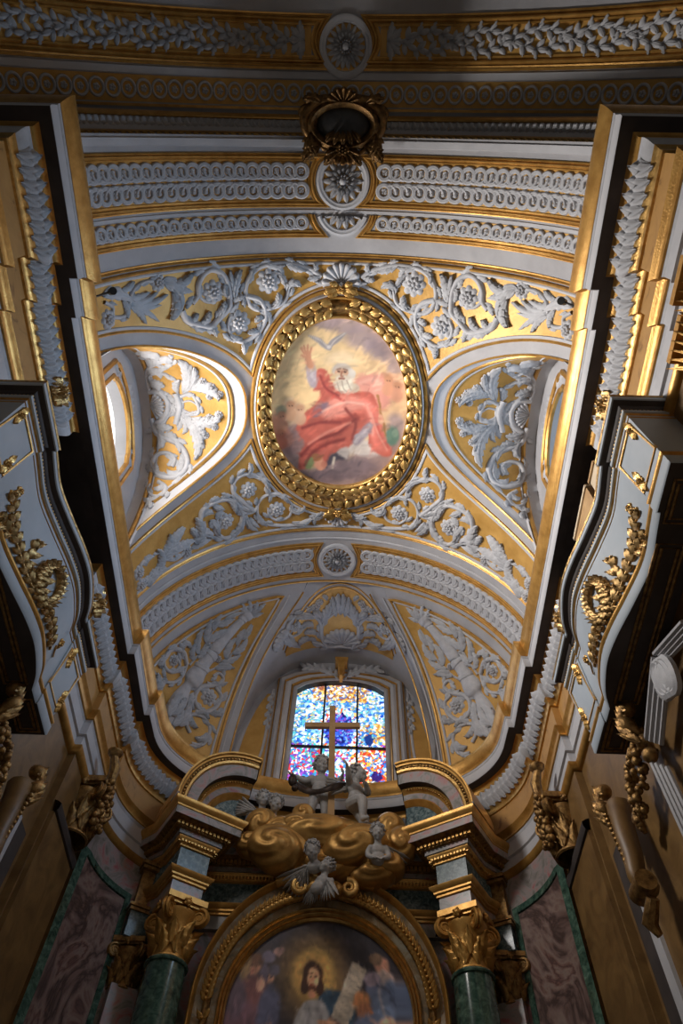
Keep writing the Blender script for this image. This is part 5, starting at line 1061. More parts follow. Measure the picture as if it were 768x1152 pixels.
def gilded_capital(root,c,ax,r,H,mat='goldold',full=True):
    """composite capital: bell with two rows of leaves, volutes, egg band; ax = facing angle"""
    N=10 if full else 7
    mb=MB(); mb.lathe(c,[(r*.98,0),(r*1.08,.02*H),(r*1.06,.05*H),(r*.92,.07*H),(r*.9,.4*H),(r*1.0,.62*H),(r*1.2,.72*H),(r*1.22,.78*H),(r*1.0,.80*H)],24); mb.build('bell',mat,root)
    for row_,(z0,L,n,off) in enumerate(((.06*H,.32*H,8,0.),(.20*H,.38*H,8,.5))):
        for k in range(n):
            a=ax+2*PI*(k+off)/n
            fm=lambda u,v,w:(c[0]+(r*.93+w+max(0,(v-z0)/L-.6)**2*.5*r)*cos(a+u/r),c[1]+(r*.93+w+max(0,(v-z0)/L-.6)**2*.5*r)*sin(a+u/r),c[2]+v)
            m=MB(); r_leaf(m,(0,z0),PI/2,L,r*.40,0,.09*r/.3,3,12,1.6); m.mapped(fm).build('leaf',mat,root,angle=180)
    mb=MB(); mb.box((c[0],c[1],c[2]+.93*H),(r*2.5,r*2.5,.10*H),ax); mb.box((c[0],c[1],c[2]+.86*H),(r*2.2,r*2.2,.06*H),ax); mb.build('abacus',mat,root)
    for k in range(4):
        a=ax+PI/4+k*PI/2; o=Vector((c[0]+cos(a)*r*1.42,c[1]+sin(a)*r*1.42,c[2]+.70*H))
        mb=MB(); d=Vector((cos(a),sin(a),0)); t=Vector((-sin(a),cos(a),0)); sp=r_spiral((0,0),r*.56,r*.08,PI*.75,-1.9,30)
        for off in (-.11*r,.11*r):
            mb.tube([o+d*x+Vector((0,0,y))+t*off for x,y in sp],[r*(.13-.075*i/30) for i in range(31)],6)
        mb.tube([o-t*.13*r,o+t*.13*r],r*.34,14); mb.build('volute',mat,root)
    for k in range(4):
        a=ax+k*PI/2; mb=MB(); mb.ball((c[0]+cos(a)*r*1.25,c[1]+sin(a)*r*1.25,c[2]+.86*H),r*.22,8,6)
        for j in range(5): mb.ball((c[0]+cos(a)*r*1.3+.2*r*cos(j*1.26)*-sin(a),c[1]+sin(a)*r*1.3+.2*r*cos(j*1.26)*cos(a),c[2]+.86*H+.2*r*sin(j*1.26)),r*.1,6,5)
        mb.build('flower',mat,root)
for side,nm in ((-1,'left'),(1,'right')):
    f=wmap(side); s0=sat(9.80)+.36; s1=s0+1.35
    ap=thing('marble_panel','brown veined marble panel framed in dark green on the curved apse wall, %s side'%nm,'panel',f(s0+.8,4,0))
    S1=[s0+(s1+1.9-s0)*k/20 for k in range(21)]
    mb=MB(); mb.grid([[f(s,FLOOR,.012) for s in S1],[f(s,7.63,.012) for s in S1]]); mb.build('pink_marble_ground','pinkm',ap,angle=180)
    S2=[s0+.02+(s1-s0-.04)*k/14 for k in range(15)]
    mb=MB(); mb.grid([[f(s,FLOOR,.03) for s in S2],[f(s,6.98,.03) for s in S2]]); mb.build('veined_slab','vein',ap,angle=180)
    moulding([(s0,FLOOR),(s0,7.05)]+[(s,7.05) for s in S2[1:-1]]+[(s1,7.05),(s1,FLOOR)],[(-.06,0),(-.05,.05),(.05,.05),(.06,0)],f).build('green_border','green',ap)
    pl=thing('pilaster','ochre marble pilaster with dark moulded cap on the %s wall beside the veined panel'%nm,'pilaster',f(sat(9.1),0,0))
    a,b=sat(8.60),sat(9.90); xx=3.86
    mb=MB(); mb.grid([[f(s,FLOOR,.07) for s in (a,(a+b)/2,b)],[f(s,6.62,.07) for s in (a,(a+b)/2,b)]]); mb.grid([[f(a,FLOOR,0),f(a,FLOOR,.07)],[f(a,6.62,0),f(a,6.62,.07)]]); mb.build('shaft','brown',pl)
    mb=MB(); mb.grid([[f(a-.02,z,w),f(b+.02,z,w)] for z,w in ((6.60,.06),(6.62,.10),(6.68,.12),(6.74,.12),(6.78,.06),(6.80,0))]); mb.build('cap','dark',pl)
    for k,(y0,y1,mt,w,l) in enumerate(((8.12,8.42,'dark',.03,'dark wooden strip'),(7.88,8.08,'bluegreen',.05,'pale grey marble strip'))):
        o=MB(); o.grid([[f(sat(y0),FLOOR,0),f(sat(y0),FLOOR,w),f(sat(y1),FLOOR,w),f(sat(y1),FLOOR,0)],[f(sat(y0),6.1,0),f(sat(y0),6.1,w),f(sat(y1),6.1,w),f(sat(y1),6.1,0)]]); q=o.build('wall_strip',mt if k==0 else 'pale'); tagset(q,'%s on the %s wall next to the ochre pilaster'%(l,nm),'strip')
    cp=thing('gilded_capital','large dark gilded capital with fruit where the %s wall meets the apse'%nm,'capital',(side*3.68,9.62,6.85))
    gilded_capital(cp,(side*3.82,9.50,6.80),PI if side>0 else 0,.26,.98)
    rr=random.Random(4); mb=MB()
    for k in range(90): mb.ball((side*(3.52-.1*rr.random()),9.36+.34*rr.random()-.1,6.95+.8*rr.random()),.03+.035*rr.random(),7,5)
    mb.build('fruit_cluster','goldold',cp,angle=180); mb=MB(); mb.tube([(side*3.5,9.42,7.75),(side*3.46,9.3,8.0),(side*3.52,9.2,8.2)],[.07,.09,.06],8); mb.lathe((side*3.52,9.2,8.16),[(.06,0),(.12,.06),(.13,.1),(0,.1)],12); mb.build('finial','goldold',cp)
    # portal under the balcony: scroll consoles, marble head and garland
    for k,(Yc,zt,lab) in enumerate(((6.02,6.36,'gilded leafy console under the far part of the %s balcony soffit'),(7.45,6.35,'gilded leafy console with spiral body beyond the %s balcony end'))):
        cn=thing('console',lab%nm,'console',(side*3.8,Yc,zt-.5)); mb=MB(); x=3.86
        path=[(side*(x-.10),Yc,zt),(side*(x-.24),Yc,zt-.12),(side*(x-.26),Yc,zt-.28),(side*(x-.14),Yc,zt-.44),(side*(x-.12),Yc,zt-.56),(side*(x-.06),Yc,zt-.70)]
        mb.tube(spline(path,4),[.075+.03*sin(i*.9) for i in range(21)],10); mb.build('scroll_body','goldold',cn)
        for j in range(7):
            fm=lambda u,v,w:(side*(x-.20-w-.06*sin(v*6)),Yc+u,zt-.62+v); m=MB(); r_leaf(m,(.06*((j%3)-1),.08*j),PI/2+((j%3)-1)*.4,.24,.06,0,.07,3,9,1.2); m.mapped(fm).build('leaf','goldold',cn,angle=180)
        mb=MB(); mb.ball((side*(x-.13),Yc,zt-.74),.09,10,8); mb.build('bulb','goldold',cn)
    pt_=thing('doorway_head','grey marble broken pediment with scroll cartouche over the doorway below the %s balcony'%nm,'pediment',(side*3.85,5.4,5.2))
    for sg,(p,q) in ((1,((5.95,5.78),(5.05,6.12))),(2,((6.05,5.55),(6.05,4.2))),(3,((4.3,5.78),(5.0,6.12)))):
        for j in range(4):
            off=.05*j; mb=MB(); mb.tube([(side*(3.82-.03*(3-j)),p[0]-off*.6,p[1]-off),(side*(3.82-.03*(3-j)),q[0]-off*.6,q[1]-off)],.030,6); mb.build('moulding','grey',pt_)
    mb=MB(); 
    for j in range(3): mb.tube([(side*3.74,5.12-.25*j*.3+.12*cos(a),5.85-.05*j+.22*sin(a)) for a in [PI*2*i/18 for i in range(18)]],.05,6,closed=True)
    mb.ball((side*3.76,5.12,5.85),(.08,.22,.26),12,8); mb.build('cartouche','relief',pt_)
    gd_=thing('garland','thick gilded garland of fruit and leaves hanging beside the doorway under the %s balcony'%nm,'garland',(side*3.75,6.4,5.7)); rr=random.Random(9); mb=MB()
    for k in range(90):
        t=k/90; y=6.0+1.0*t; z=6.05-.55*t+.12*sin(PI*t)-.1; r=.14*sin(PI*(.12+.8*t)); a=rr.random()*6.28; mb.ball((side*(3.80-abs(cos(a))*r),y+r*sin(a)*.6,z+sin(a)*r),.032+.03*rr.random(),7,5)
    mb.build('fruit','goldold',gd_,angle=180)
    vc=thing('volute_bracket','long ochre volute bracket with gilded beads low on the %s wall near the balcony'%nm,'bracket',(side*3.8,7.1,5.0)); mb=MB()
    pth=spline([(side*3.78,7.35,6.0),(side*3.70,7.28,5.6),(side*3.66,7.22,5.2),(side*3.62,7.2,4.95),(side*3.70,7.2,4.80),(side*3.78,7.2,4.88)],5); mb.tube(pth,[.16-.004*i for i in range(26)],10); mb.build('body','brown',vc)
    mb=MB()
    for i in range(12): mb.ball((side*3.56,7.32-.012*i,5.85-.075*i),.032,7,5)
    mb.tube([(side*3.64,7.05,4.84),(side*3.64,7.36,4.84)],.12,14); mb.tube([(side*3.66,7.1,4.66),(side*3.62,7.3,4.5),(side*3.68,7.3,4.38)],[.07,.09,.04],8); mb.build('gilded_beads','goldold',vc)
    # corinthian gilded corner capitals near the front, just inside the picture edge
    for k,(Yc,zc) in enumerate(((1.30,7.62),(1.85,7.36))):
        cq=thing('pilaster_capital','gilded leafy pilaster capital high on the %s wall near the front, %s of the pair'%(nm,('first','second')[k]),'capital',(side*3.85,Yc,zc-.3)); m=MB()
        for j in range(7): 
            fm=lambda u,v,w:(side*(3.92-.06*k-w-.12*max(0,v-.1)),Yc+u,zc-.42+v); r_=MB(); r_leaf(r_,(-.15+.05*j,.0),PI/2+(3-j)*.12,.42,.07,0,.09,3,10,1.6); r_.mapped(fm).build('leaf','gold',cq,angle=180)
        mb=MB(); mb.box((side*3.84,Yc,zc+.04),(.34,.5,.09)); mb.build('abacus','gold',cq)
# ------------------------------------------------------------------ high altar: columns, entablature, broken pediment, framed painting
BN=Vector((.515,-.857)); BL=Vector((.857,.515)); FL=Vector((-2.40,10.66)); FR=FL+BL*.55
EP=[(-3.05,11.45),tuple(FL-BN*.60),tuple(FL),tuple(FR),tuple(FR-BN*.80),(-.15,11.63)]
EPR=[(-x,y) for x,y in EP]
def esweep(side,prof,mb=None):
    mb=mb or MB(); rows=[]
    for d,z in prof:
        q=offset(EP,-d); rows.append([((x if side<0 else -x),y,z) for x,y in q])
    return mb.grid(rows)
def bar_row(side,d,z0,z1,step,wd,mb):
    q=offset(EP,-d)
    for i,(p,a) in enumerate(along(q,step,.04)):
        x=p[0] if side<0 else -p[0]; aa=a if side<0 else -a; mb.box((x,p[1],(z0+z1)/2),(wd,.05,z1-z0),aa)
    return mb
for side,nm in ((-1,'left'),(1,'right')):
    e=thing('entablature','marble and gilt entablature block of the high altar over the %s green column'%nm,'entablature',(side*2.2,10.9,7.4))
    P=lambda n,prof,mat: esweep(side,prof).build(n,mat,e,angle=40)
    P('architrave',[(-.15,6.80),(0,6.80),(0,7.02)],'pinkm'); P('architrave_moulding',[(0,7.02),(.03,7.03),(.03,7.06),(.06,7.08),(.06,7.11),(.11,7.15),(.12,7.19),(0,7.20)],'gold')
    P('frieze',[(0,7.20),(0,7.60)],'bluegreen'); P('lower_bed_moulding',[(0,7.60),(.03,7.61),(.03,7.64),(.10,7.70),(.11,7.74),(.10,7.745)],'gold')
    P('band',[(.10,7.745),(.13,7.75),(.13,7.83)],'pinkm'); P('dentil_bed',[(.13,7.83),(.17,7.84),(.18,7.90),(.33,7.93)],'goldold')
    P('corona',[(.33,7.93),(.345,7.93),(.345,8.06)],'pinkm'); P('crown_moulding',[(.345,8.06),(.36,8.07),(.36,8.10),(.40,8.14),(.42,8.18),(.42,8.22),(.1,8.24)],'gold')
    bar_row(side,.205,7.845,7.905,.075,.045,MB()).build('dentil_row','gold',e); bar_row(side,.065,7.655,7.715,.06,.036,MB()).build('egg_row','goldbright',e)
    core=[(p if side<0 else (-p[0],p[1])) for p in EP]; mb=MB(); mb.grid([[(x,y,6.82) for x,y in core],[(x*.98,12.0,6.82) for x,y in core]]); mb.grid([[(x,y,8.22) for x,y in core],[(x*.98,12.2,8.22) for x,y in core]]); mb.build('core','dark',e)
    # broken pediment: a rising quarter arch swept with the same mouldings
    pd=thing('pediment_segment','curved broken pediment piece with gilt mouldings on top of the %s entablature block'%nm,'pediment',(side*2.1,10.7,8.6))
    C0=FL-BL*.41+BN*.0
    def pm(l,z,n):                     # l along the face, n out of it
        p=C0+BL*l+BN*n; return ((p.x if side<0 else -p.x),p.y,z)
    def pedpart(name,prof,mat):
        rows=[]
        for rad,n in prof:
            rows.append([pm(1.46-(1.46-rad)*cos(t)*1.0-0.,8.22+(1.46-rad)*1.0*sin(t),n) for t in [PI*.49*k/18+.02 for k in range(19)]])
        mb=MB(); mb.grid(rows); return mb.build(name,mat,pd,angle=40)
    pedpart('crown_moulding',[(-.02,-.5),(-.02,.42),(.01,.415),(.03,.38),(.06,.37)],'gold'); pedpart('egg_band',[(.06,.37),(.07,.34),(.13,.31)],'goldold'); pedpart('upper_fillet',[(.13,.31),(.13,.35),(.17,.34),(.19,.30)],'goldbright')
    pedpart('corona',[(.19,.30),(.20,.31),(.40,.28)],'pinkm'); pedpart('soffit',[(.40,.28),(.41,.14)],'dark'); pedpart('dentil_band',[(.41,.14),(.44,.16),(.50,.10),(.52,.09)],'gold'); pedpart('inner_band',[(.52,.09),(.62,.07)],'pinkm'); pedpart('inner_moulding',[(.62,.07),(.65,.09),(.72,.03),(.74,.0)],'gold'); pedpart('tympanum',[(.74,0),(1.45,0)],'bluegreen')
    mb=MB(); n_=26
    for k in range(n_):
        t=.06+PI*.46*k/n_; 
        for rad,nn,s_ in ((.10,.35,.022),(.47,.16,.020)): mb.ball(pm(1.46-(1.46-rad)*cos(t),8.22+(1.46-rad)*sin(t),nn),s_,6,4)
    mb.build('bead_row','goldbright',pd,angle=180)
    mb=MB(); rows=[[pm(1.47,8.22+1.46-r_,n) for r_,n in ((0,-.5),(0,.40),(.2,.30),(.4,.27),(.42,.12),(.62,.06),(.75,0),(1.4,0),(1.4,-.5))]]; 
    mb.add(rows[0],[tuple(range(9))]); mb.build('cut_end','dark',pd)
    # column
    cx,cy=(-2.25 if side<0 else 2.33),11.0; cl=thing('column','polished dark green marble column with gilded capital on the %s of the altar'%nm,'column',(cx,cy,FLOOR))
    mb=MB(); mb.lathe((cx,cy,0),[(.345,FLOOR),(.345,1.0),(.335,3.),(.31,5.2),(.298,5.80),(.298,5.80)],40); mb.build('shaft','green',cl,angle=60)
    mb=MB(); mb.lathe((cx,cy,5.80),[(.298,0),(.325,.005),(.335,.03),(.325,.055),(.30,.06)],40); mb.build('astragal','green',cl)
    gilded_capital(cl,(cx,cy,5.86),math.atan2(-.857,-side*.515),.27,.94,'gold')
    # pilaster behind, with its own capital
    qx,qy=side*2.98,11.30; pl=thing('pilaster','veined marble pilaster with dark gilded capital in shadow behind the %s altar column'%nm,'pilaster',(qx,qy,FLOOR)); mb=MB(); mb.box((qx,qy+.2,(5.7+FLOOR)/2),(.42,.5,5.7-FLOOR),-side*.5); mb.build('shaft','pinkm',pl)
    mb=MB(); mb.box((qx,qy+.2,6.58),(.5,.56,.40),-side*.5); mb.build('block','bluegreen',pl); gilded_capital(pl,(qx,qy+.14,5.66),-PI/2,.20,.75,'goldold')
    mb=MB(); 
    for z,h,g in ((6.80,.05,.06),(6.86,.05,.10),(7.55,.05,.02),(7.62,.06,.07)): mb.box((qx,qy+.2,z),(.5+g,.56+g,h),-side*.5)
    mb.box((qx,qy+.25,7.2),(.48,.5,.66),-side*.5); mb.build('moulding','goldold',pl)
bk=MB(); bk.box((0,11.98,(8.2+FLOOR)/2),(4.6,.5,8.2-FLOOR)); struct('trim_11',bk,'pinkm','marble wall behind the high altar')
# altar painting and frame
PCX=.06; PY=11.32; PH,PZC,PRISE=1.37,5.42,1.37; FH,FZC,FRISE=1.90,5.50,2.06; PB=2.2
def aring(t,k,n=44):
    """outline point: t 0 inner edge .. 1 outer edge, k along from lower left over the arch to lower right"""
    h=PH+(FH-PH)*t; zc=PZC+(FZC-PZC)*t; r=PRISE+(FRISE-PRISE)*t
    if k<=8: return (PCX-h,PB+(zc-PB)*k/8)
    if k>=8+n: return (PCX+h,PB+(zc-PB)*(8-(k-8-n))/8)
    a=PI-PI*(k-8)/n; return (PCX+h*cos(a),zc+r*sin(a))
KN=60
ptg=thing('altar_painting','arched altar painting of a haloed man in white holding a tablet, in a gilded frame','painting',(PCX,PY,5))
def fpart(name,prof,mat,k0=0,k1=KN):
    mb=MB(); mb.grid([[ (lambda q:(q[0],PY-w,q[1]))(aring(t,k0+(k1-k0)*i/90)) for i in range(91)] for t,w in prof]); return mb.build(name,mat,ptg,angle=45)
fpart('inner_frame',[(-.0,-.04),(0,.06),(.04,.09),(.07,.06),(.08,.10),(.12,.13),(.15,.09),(.16,.12),(.20,.15),(.24,.12),(.25,.07)],'goldbright')
fpart('marble_band',[(.25,.07),(.42,.09)],'pinkm'); 
M['onyx']=mottled('banded_marble',(.16,.13,.08),(.36,.33,.25),4,.3,bs=0,detail=6,dist=1.5,p0=.35,p1=.65,extra=[(.5,(.30,.20,.10))])
fpart('marble_band',[(.25,.075),(.42,.095),(.43,.02)],'onyx')
fpart('leaf_bed',[(.43,.10),(.47,.15),(.55,.19),(.62,.15),(.64,.10)],'goldold')
fpart('outer_marble',[(.64,.10),(.86,.14)],'onyx')
fpart('outer_torus',[(.86,.12)]+[(.86+.16*k/8,.16+.11*sin(PI*k/8)) for k in range(9)]+[(1.03,-.2)],'gold')
m=MB(); r_leaf(m,(0,0),.5,.15,.05,.3,.06,2,7,1.); r_leaf(m,(.02,0),-.5,.15,.05,-.3,.06,2,7,1.); m.ball((.02,0,.05),.03,6,5); P0=local(m,'oak_leaf','gold',ptg); LVS=copies(P0,ptg,84)
for i,o in enumerate(LVS):
    k=2+(KN-4)*i/83; q=Vector(aring(.545,k)); q2=Vector(aring(.545,k+.2)); d=(q2-q).normalized()*(1 if k<KN/2 else -1); bx=Vector((d.x,0,d.y)); n=Vector((0,-1,0)); by=n.cross(bx); L=ptg.location; w=.16
    o.matrix_local=Matrix(((bx.x,by.x,n.x,q.x-L.x),(bx.y,by.y,n.y,PY-w-L.y),(bx.z,by.z,n.z,q.y-L.z),(0,0,0,1)))
for sg in (-1,1):
    mb=MB(); sp=r_spiral((PCX+sg*.40,7.14),.135,.03,PI/2+sg*.3,-sg*1.7,30); mb.tube([(x,PY-.40,z) for x,z in sp],[.06-.035*i/30 for i in range(31)],10); mb.tube([(PCX+sg*.38,PY-.38,7.27),(PCX+sg*.55,PY-.36,7.31),(PCX+sg*.80,PY-.25,7.28)],[.06,.075,.08],10); mb.build('volute','goldbright',ptg)
pp=paint_altar(); mb=MB(); NU,NV=130,150; vs=[];cs=[]
def acol(x,z):
    # place the painted composition on the canvas
    u=(x-(PCX-PH))/(2*PH); v=(6.80-z)/1.45; return pp.at(5*2/2+ (4+u*211)*2-0, (12+v*106)*2)
for i in range(NV+1):
    for j in range(NU+1):
        u=-1+2*j/NU; top=PZC+PRISE*math.sqrt(max(0,1-u*u*.9999)); z=PB+(top+.02-PB)*(1-(1-i/NV)**1.9); x=PCX+u*PH*1.01; vs.append((x,PY-.02,z)); cs.append(acol(x,z))
mb.add(vs,[(i*(NU+1)+j,i*(NU+1)+j+1,(i+1)*(NU+1)+j+1,(i+1)*(NU+1)+j) for i in range(NV) for j in range(NU)]); mb.c=cs; mb.build('canvas','canvas',ptg,angle=180,fixn=False)
# ------------------------------------------------------------------ gilded clouds, cross and stucco cherubs on top of the altar
def fuse(mb,voxel,smooth=4,disp=None):
    """weld overlapping rounded pieces into one continuous skin and return its vertices and faces"""
    me=bpy.data.meshes.new('tmp'); me.from_pydata([tuple(p) for p in mb.v],[],mb.f); bm=bmesh.new(); bm.from_mesh(me); bmesh.ops.remove_doubles(bm,verts=bm.verts,dist=1e-5); bmesh.ops.recalc_face_normals(bm,faces=bm.faces); bm.to_mesh(me); bm.free()
    o=bpy.data.objects.new('tmp',me); COL.objects.link(o); r=o.modifiers.new('r','REMESH'); r.mode='VOXEL'; r.voxel_size=voxel
    s=o.modifiers.new('s','SMOOTH'); s.factor=.5; s.iterations=smooth
    dg=bpy.context.evaluated_depsgraph_get(); e=o.evaluated_get(dg); m2=bpy.data.meshes.new_from_object(e)
    out=MB(); out.v=[tuple(v.co) for v in m2.vertices]; out.f=[tuple(p.vertices) for p in m2.polygons]
    bpy.data.objects.remove(o); bpy.data.meshes.remove(me); bpy.data.meshes.remove(m2)
    if disp: out.v=[disp(p) for p in out.v]
    return out
def frame_of(loc,yaw,pitch=0,roll=0,sc=1.):
    m=Matrix.Translation(Vector(loc))@Matrix.Rotation(yaw,4,'Z')@Matrix.Rotation(pitch,4,'X')@Matrix.Rotation(roll,4,'Y')@Matrix.Scale(sc,4); return lambda p:m@Vector(p)
def head_parts(mb,F,s=1.):
    """face looking along -Y in the local frame; origin at the head centre, unit = head height about .24"""
    B=lambda c,r,nu=14,nv=10: mb.add([F((c[0]+r[0]*sin(PI*i/nv)*cos(2*PI*j/nu),c[1]+r[1]*sin(PI*i/nv)*sin(2*PI*j/nu),c[2]+r[2]*cos(PI*i/nv))) for i in range(nv+1) for j in range(nu)],[(i*nu+j,i*nu+(j+1)%nu,(i+1)*nu+(j+1)%nu,(i+1)*nu+j) for i in range(nv) for j in range(nu)])
    B((0,.01,.02),(.088,.105,.105)); B((0,-.02,-.035),(.074,.085,.085)); B((0,-.055,-.095),(.034,.036,.03))
    for sg in (-1,1): B((sg*.042,-.068,-.045),(.032,.03,.032)); B((sg*.034,-.084,.022),(.024,.014,.008)); B((sg*.032,-.089,.002),(.014,.010,.009)); B((sg*.088,.012,-.01),(.012,.022,.03))
    B((0,-.108,-.022),(.015,.022,.016)); B((0,-.096,.0),(.011,.016,.03)); B((0,-.093,-.062),(.026,.012,.007)); B((0,-.090,-.074),(.020,.012,.008))
def curls(F,seed,n=46,cover=.2):
    mb=MB(); r=random.Random(seed)
    for k in range(n):
        z=-.2+1.2*(k+.5)/n; a=k*2.399; q=math.sqrt(max(0,1-min(1,z)**2))
        d=Vector((q*cos(a),q*sin(a),z))
        if d.y<-.42 and d.z<.58: continue
        if d.z<-.1 and d.y<.1: continue
        c=Vector((d.x*.094,.012+d.y*.112,.022+d.z*.112)); rad=.026+.012*r.random()
        pts=[F(c+Vector((rad*.8*cos(t),rad*.5*sin(t)*.6,rad*.8*sin(t)))) for t in [r.random()*6+i*.9 for i in range(7)]]
        mb.tube(pts,[(F((0,0,0))-F((1,0,0))).length*.018*(1-.08*i) for i in range(7)],6)
    return mb
def limb(mb,F,pts,rad,n=10): 
    P=[F(p) for p in pts]; s=(F((1,0,0))-F((0,0,0))).length; pp_=spline([tuple(p) for p in P],4); rr=[x[0] for x in spline([(r,0) for r in rad],4)]; mb.tube(pp_,[r*s for r in rr],n)
    for p,r in ((P[0],rad[0]),(P[-1],rad[-1])): mb.ball(p,r*s,8,6)
def hand(mb,F,w,dirv,up,s=1.,curl=.5):
    """palm and five separate fingers from wrist w along dirv, bending towards up"""
    w=Vector(w); d=Vector(dirv).normalized(); u=Vector(up); u=(u-d*u.dot(d)).normalized(); sd=d.cross(u)
    pts=[]; mb.add(*_ell(F,w+d*.045,(d,sd,u),(.052,.036,.02)))
    for k,(o,L) in enumerate(((-.030,.052),(-.010,.062),(.010,.058),(.029,.046))):
        b=w+d*.078+sd*o; c=b+d*L*.55+u*curl*L*.2; e=c+d*L*.45+u*curl*L*.5; limb(mb,F,[b,c,e],[.0105,.0095,.008],6)
    b=w+d*.03-sd*.032; limb(mb,F,[b,b-sd*.022+d*.022+u*.008,b-sd*.026+d*.048+u*.02],[.012,.011,.009],6)
def _ell(F,c,ax,r,nu=10,nv=8):
    vs=[]; 
    for i in range(nv+1):
        for j in range(nu):
            th=PI*i/nv; ph=2*PI*j/nu; vs.append(F(Vector(c)+ax[0]*(r[0]*cos(th))+ax[1]*(r[1]*sin(th)*cos(ph))+ax[2]*(r[2]*sin(th)*sin(ph))))
    return vs,[(i*nu+j,i*nu+(j+1)%nu,(i+1)*nu+(j+1)%nu,(i+1)*nu+j) for i in range(nv) for j in range(nu)]
AX=(Vector((1,0,0)),Vector((0,1,0)),Vector((0,0,1)))
def wing(F,root_p,dirv,L,W,sd,seed=0):
    """feathered wing: three rows of overlapping feathers with thickness"""
    mb=MB(); d=Vector(dirv).normalized(); q=Vector((0,1,0)); side_=(d.cross(q)).normalized()
    for row_,(n,l,off) in enumerate(((7,1.,0.),(6,.66,.015),(5,.38,.03))):
        for k in range(n):
            t=k/(n-1); b=Vector(root_p)+d*L*.12*t-side_*sd*W*.15*t+q*(-off); a=(t-.25)*1.0*sd
            dd=d*cos(a)+side_*sin(a)*-1; e=b+dd*L*l*(1-.35*t); m_=(b+e)/2-q*.02
            s=(F((1,0,0))-F((0,0,0))).length; mb.tube([F(b),F(b+(e-b)*.3-q*.02),F(b+(e-b)*.7-q*.02),F(e)],[.028*s,.046*s,.042*s,.008*s],8,True,.35)
    mb.add(*_ell(F,Vector(root_p)+d*L*.1,AX,(.06,.04,.06))); return mb
def body_obj(mb,root,name='body',voxel=.011,mat='stone'):
    o=fuse(mb,voxel,3).build(name,mat,root,angle=180); return o
def cherub_bust(label,loc,yaw,pitch,roll,sc,seed,wings,group=None,bust=True,arms=True):
    t=thing('cherub',label,'cherub',loc,group); F=frame_of(loc,yaw,pitch,roll,sc); mb=MB(); head_parts(mb,F)
    limb(mb,F,[(0,.02,-.07),(0,.03,-.16 if bust else -.12)],[.05,.058])
    if not bust: mb.add(*_ell(F,(0,.03,-.19),AX,(.11,.08,.09)))
    if bust:
        mb.add(*_ell(F,(0,.03,-.25),AX,(.125,.085,.12))); mb.add(*_ell(F,(0,.01,-.36),AX,(.11,.09,.11)))
        for sg in ((-1,1) if arms else ()): mb.add(*_ell(F,(sg*.115,.02,-.215),AX,(.055,.055,.055))); limb(mb,F,[(sg*.13,.02,-.22),(sg*.15,-.02,-.33),(sg*.08,-.10,-.38)],[.048,.042,.034]); hand(mb,F,(sg*.08,-.10,-.38),(-sg*.6,-.6,-.2),(0,0,-1))
    body_obj(mb,t,'head_and_bust',.011*sc**.5); curls(F,seed).build('hair','stone',t,angle=180)
    for (d,L,sd) in wings: wing(F,(.09*(1 if d[0]>0 else -1),.09,-.17),d,L,.3,sd,seed).build('wing','stone',t,angle=180)
    return t
# clouds
cl=thing('gilded_clouds','heavy swirling gilded clouds over the altar painting carrying the cross and cherubs','clouds',(0,11,7.8))
def puff(loc,r,rot,seed,tilt=0.):
    m=MB(); c=Vector(loc); ro=Matrix.Rotation(rot,3,'Y')@Matrix.Rotation(tilt,3,'Z'); rows=[]; nu,nv=64,44
    for i in range(nv+1):
        th=PI*i/nv; row=[]
        for j in range(nu):
            ph=2*PI*j/nu; d=Vector((sin(th)*cos(ph),sin(th)*sin(ph),cos(th)))
            q_=math.hypot(d.x+.15*sin(seed),d.z+.1); sw=math.atan2(d.z+.1,d.x+.15*sin(seed))*(1 if seed%2 else -1)+5.5*q_; k=1+.13*abs(sin(sw+seed))**.7+.05*abs(sin(2*sw-seed*2))
            row.append(c+ro@Vector((d.x*r[0]*k,d.y*r[1]*k,d.z*r[2]*k)))
        rows.append(row)
    m.grid(rows,closed_u=True); m.build('cloud','goldcloud',cl,angle=180)
for a in (((-.78,10.92,7.78),(.50,.34,.36),.25,1),((-.05,10.98,8.12),(.72,.36,.30),-.05,2),((.55,10.92,7.86),(.52,.36,.34),-.3,3),((1.0,10.98,7.60),(.36,.30,.24),.2,4),((.88,11.0,7.42),(.36,.26,.17),-.15,5),((-1.15,11.0,8.30),(.26,.24,.30),.4,6),((-1.25,11.05,7.95),(.28,.22,.22),.1,7),((-.35,11.02,8.24),(.46,.30,.22),.2,8),((.10,11.05,7.60),(.60,.25,.26),0,9),((-.35,11.08,7.45),(.4,.2,.2),.3,10),((1.35,11.05,8.05),(.28,.26,.30),.3,11),((1.18,11.15,8.45),(.25,.22,.28),0,12),((-.40,11.1,8.62),(.20,.2,.20),0,13),((.05,10.95,7.12),(.28,.16,.14),0,14),((-.85,11.05,8.2),(.35,.26,.24),-.3,15)): puff(*a)
# cross
cr=thing('cross','tall plain gilded wooden cross rising from the clouds before the stained glass window','cross',(.07,11,8)); mb=MB()
def beam(a,b,w,d):
    a,b=Vector(a),Vector(b); t=(b-a).normalized(); u=Vector((0,1,0)); v=t.cross(u); P=[]
    for p in (a,b): P+= [p+u*d/2*s1+v*w/2*s2 for s1,s2 in ((-1,-1),(-1,1),(1,1),(1,-1))]
    return MB().add(P,[(0,1,2,3),(7,6,5,4),(0,4,5,1),(1,5,6,2),(2,6,7,3),(3,7,4,0)])
beam((.12,11.0,8.0),(.02,11.0,11.33),.125,.08).build('upright','wood',cr); beam((-.54,11.0,10.76),(.62,11.0,10.80),.125,.075).build('crossbar','wood',cr)
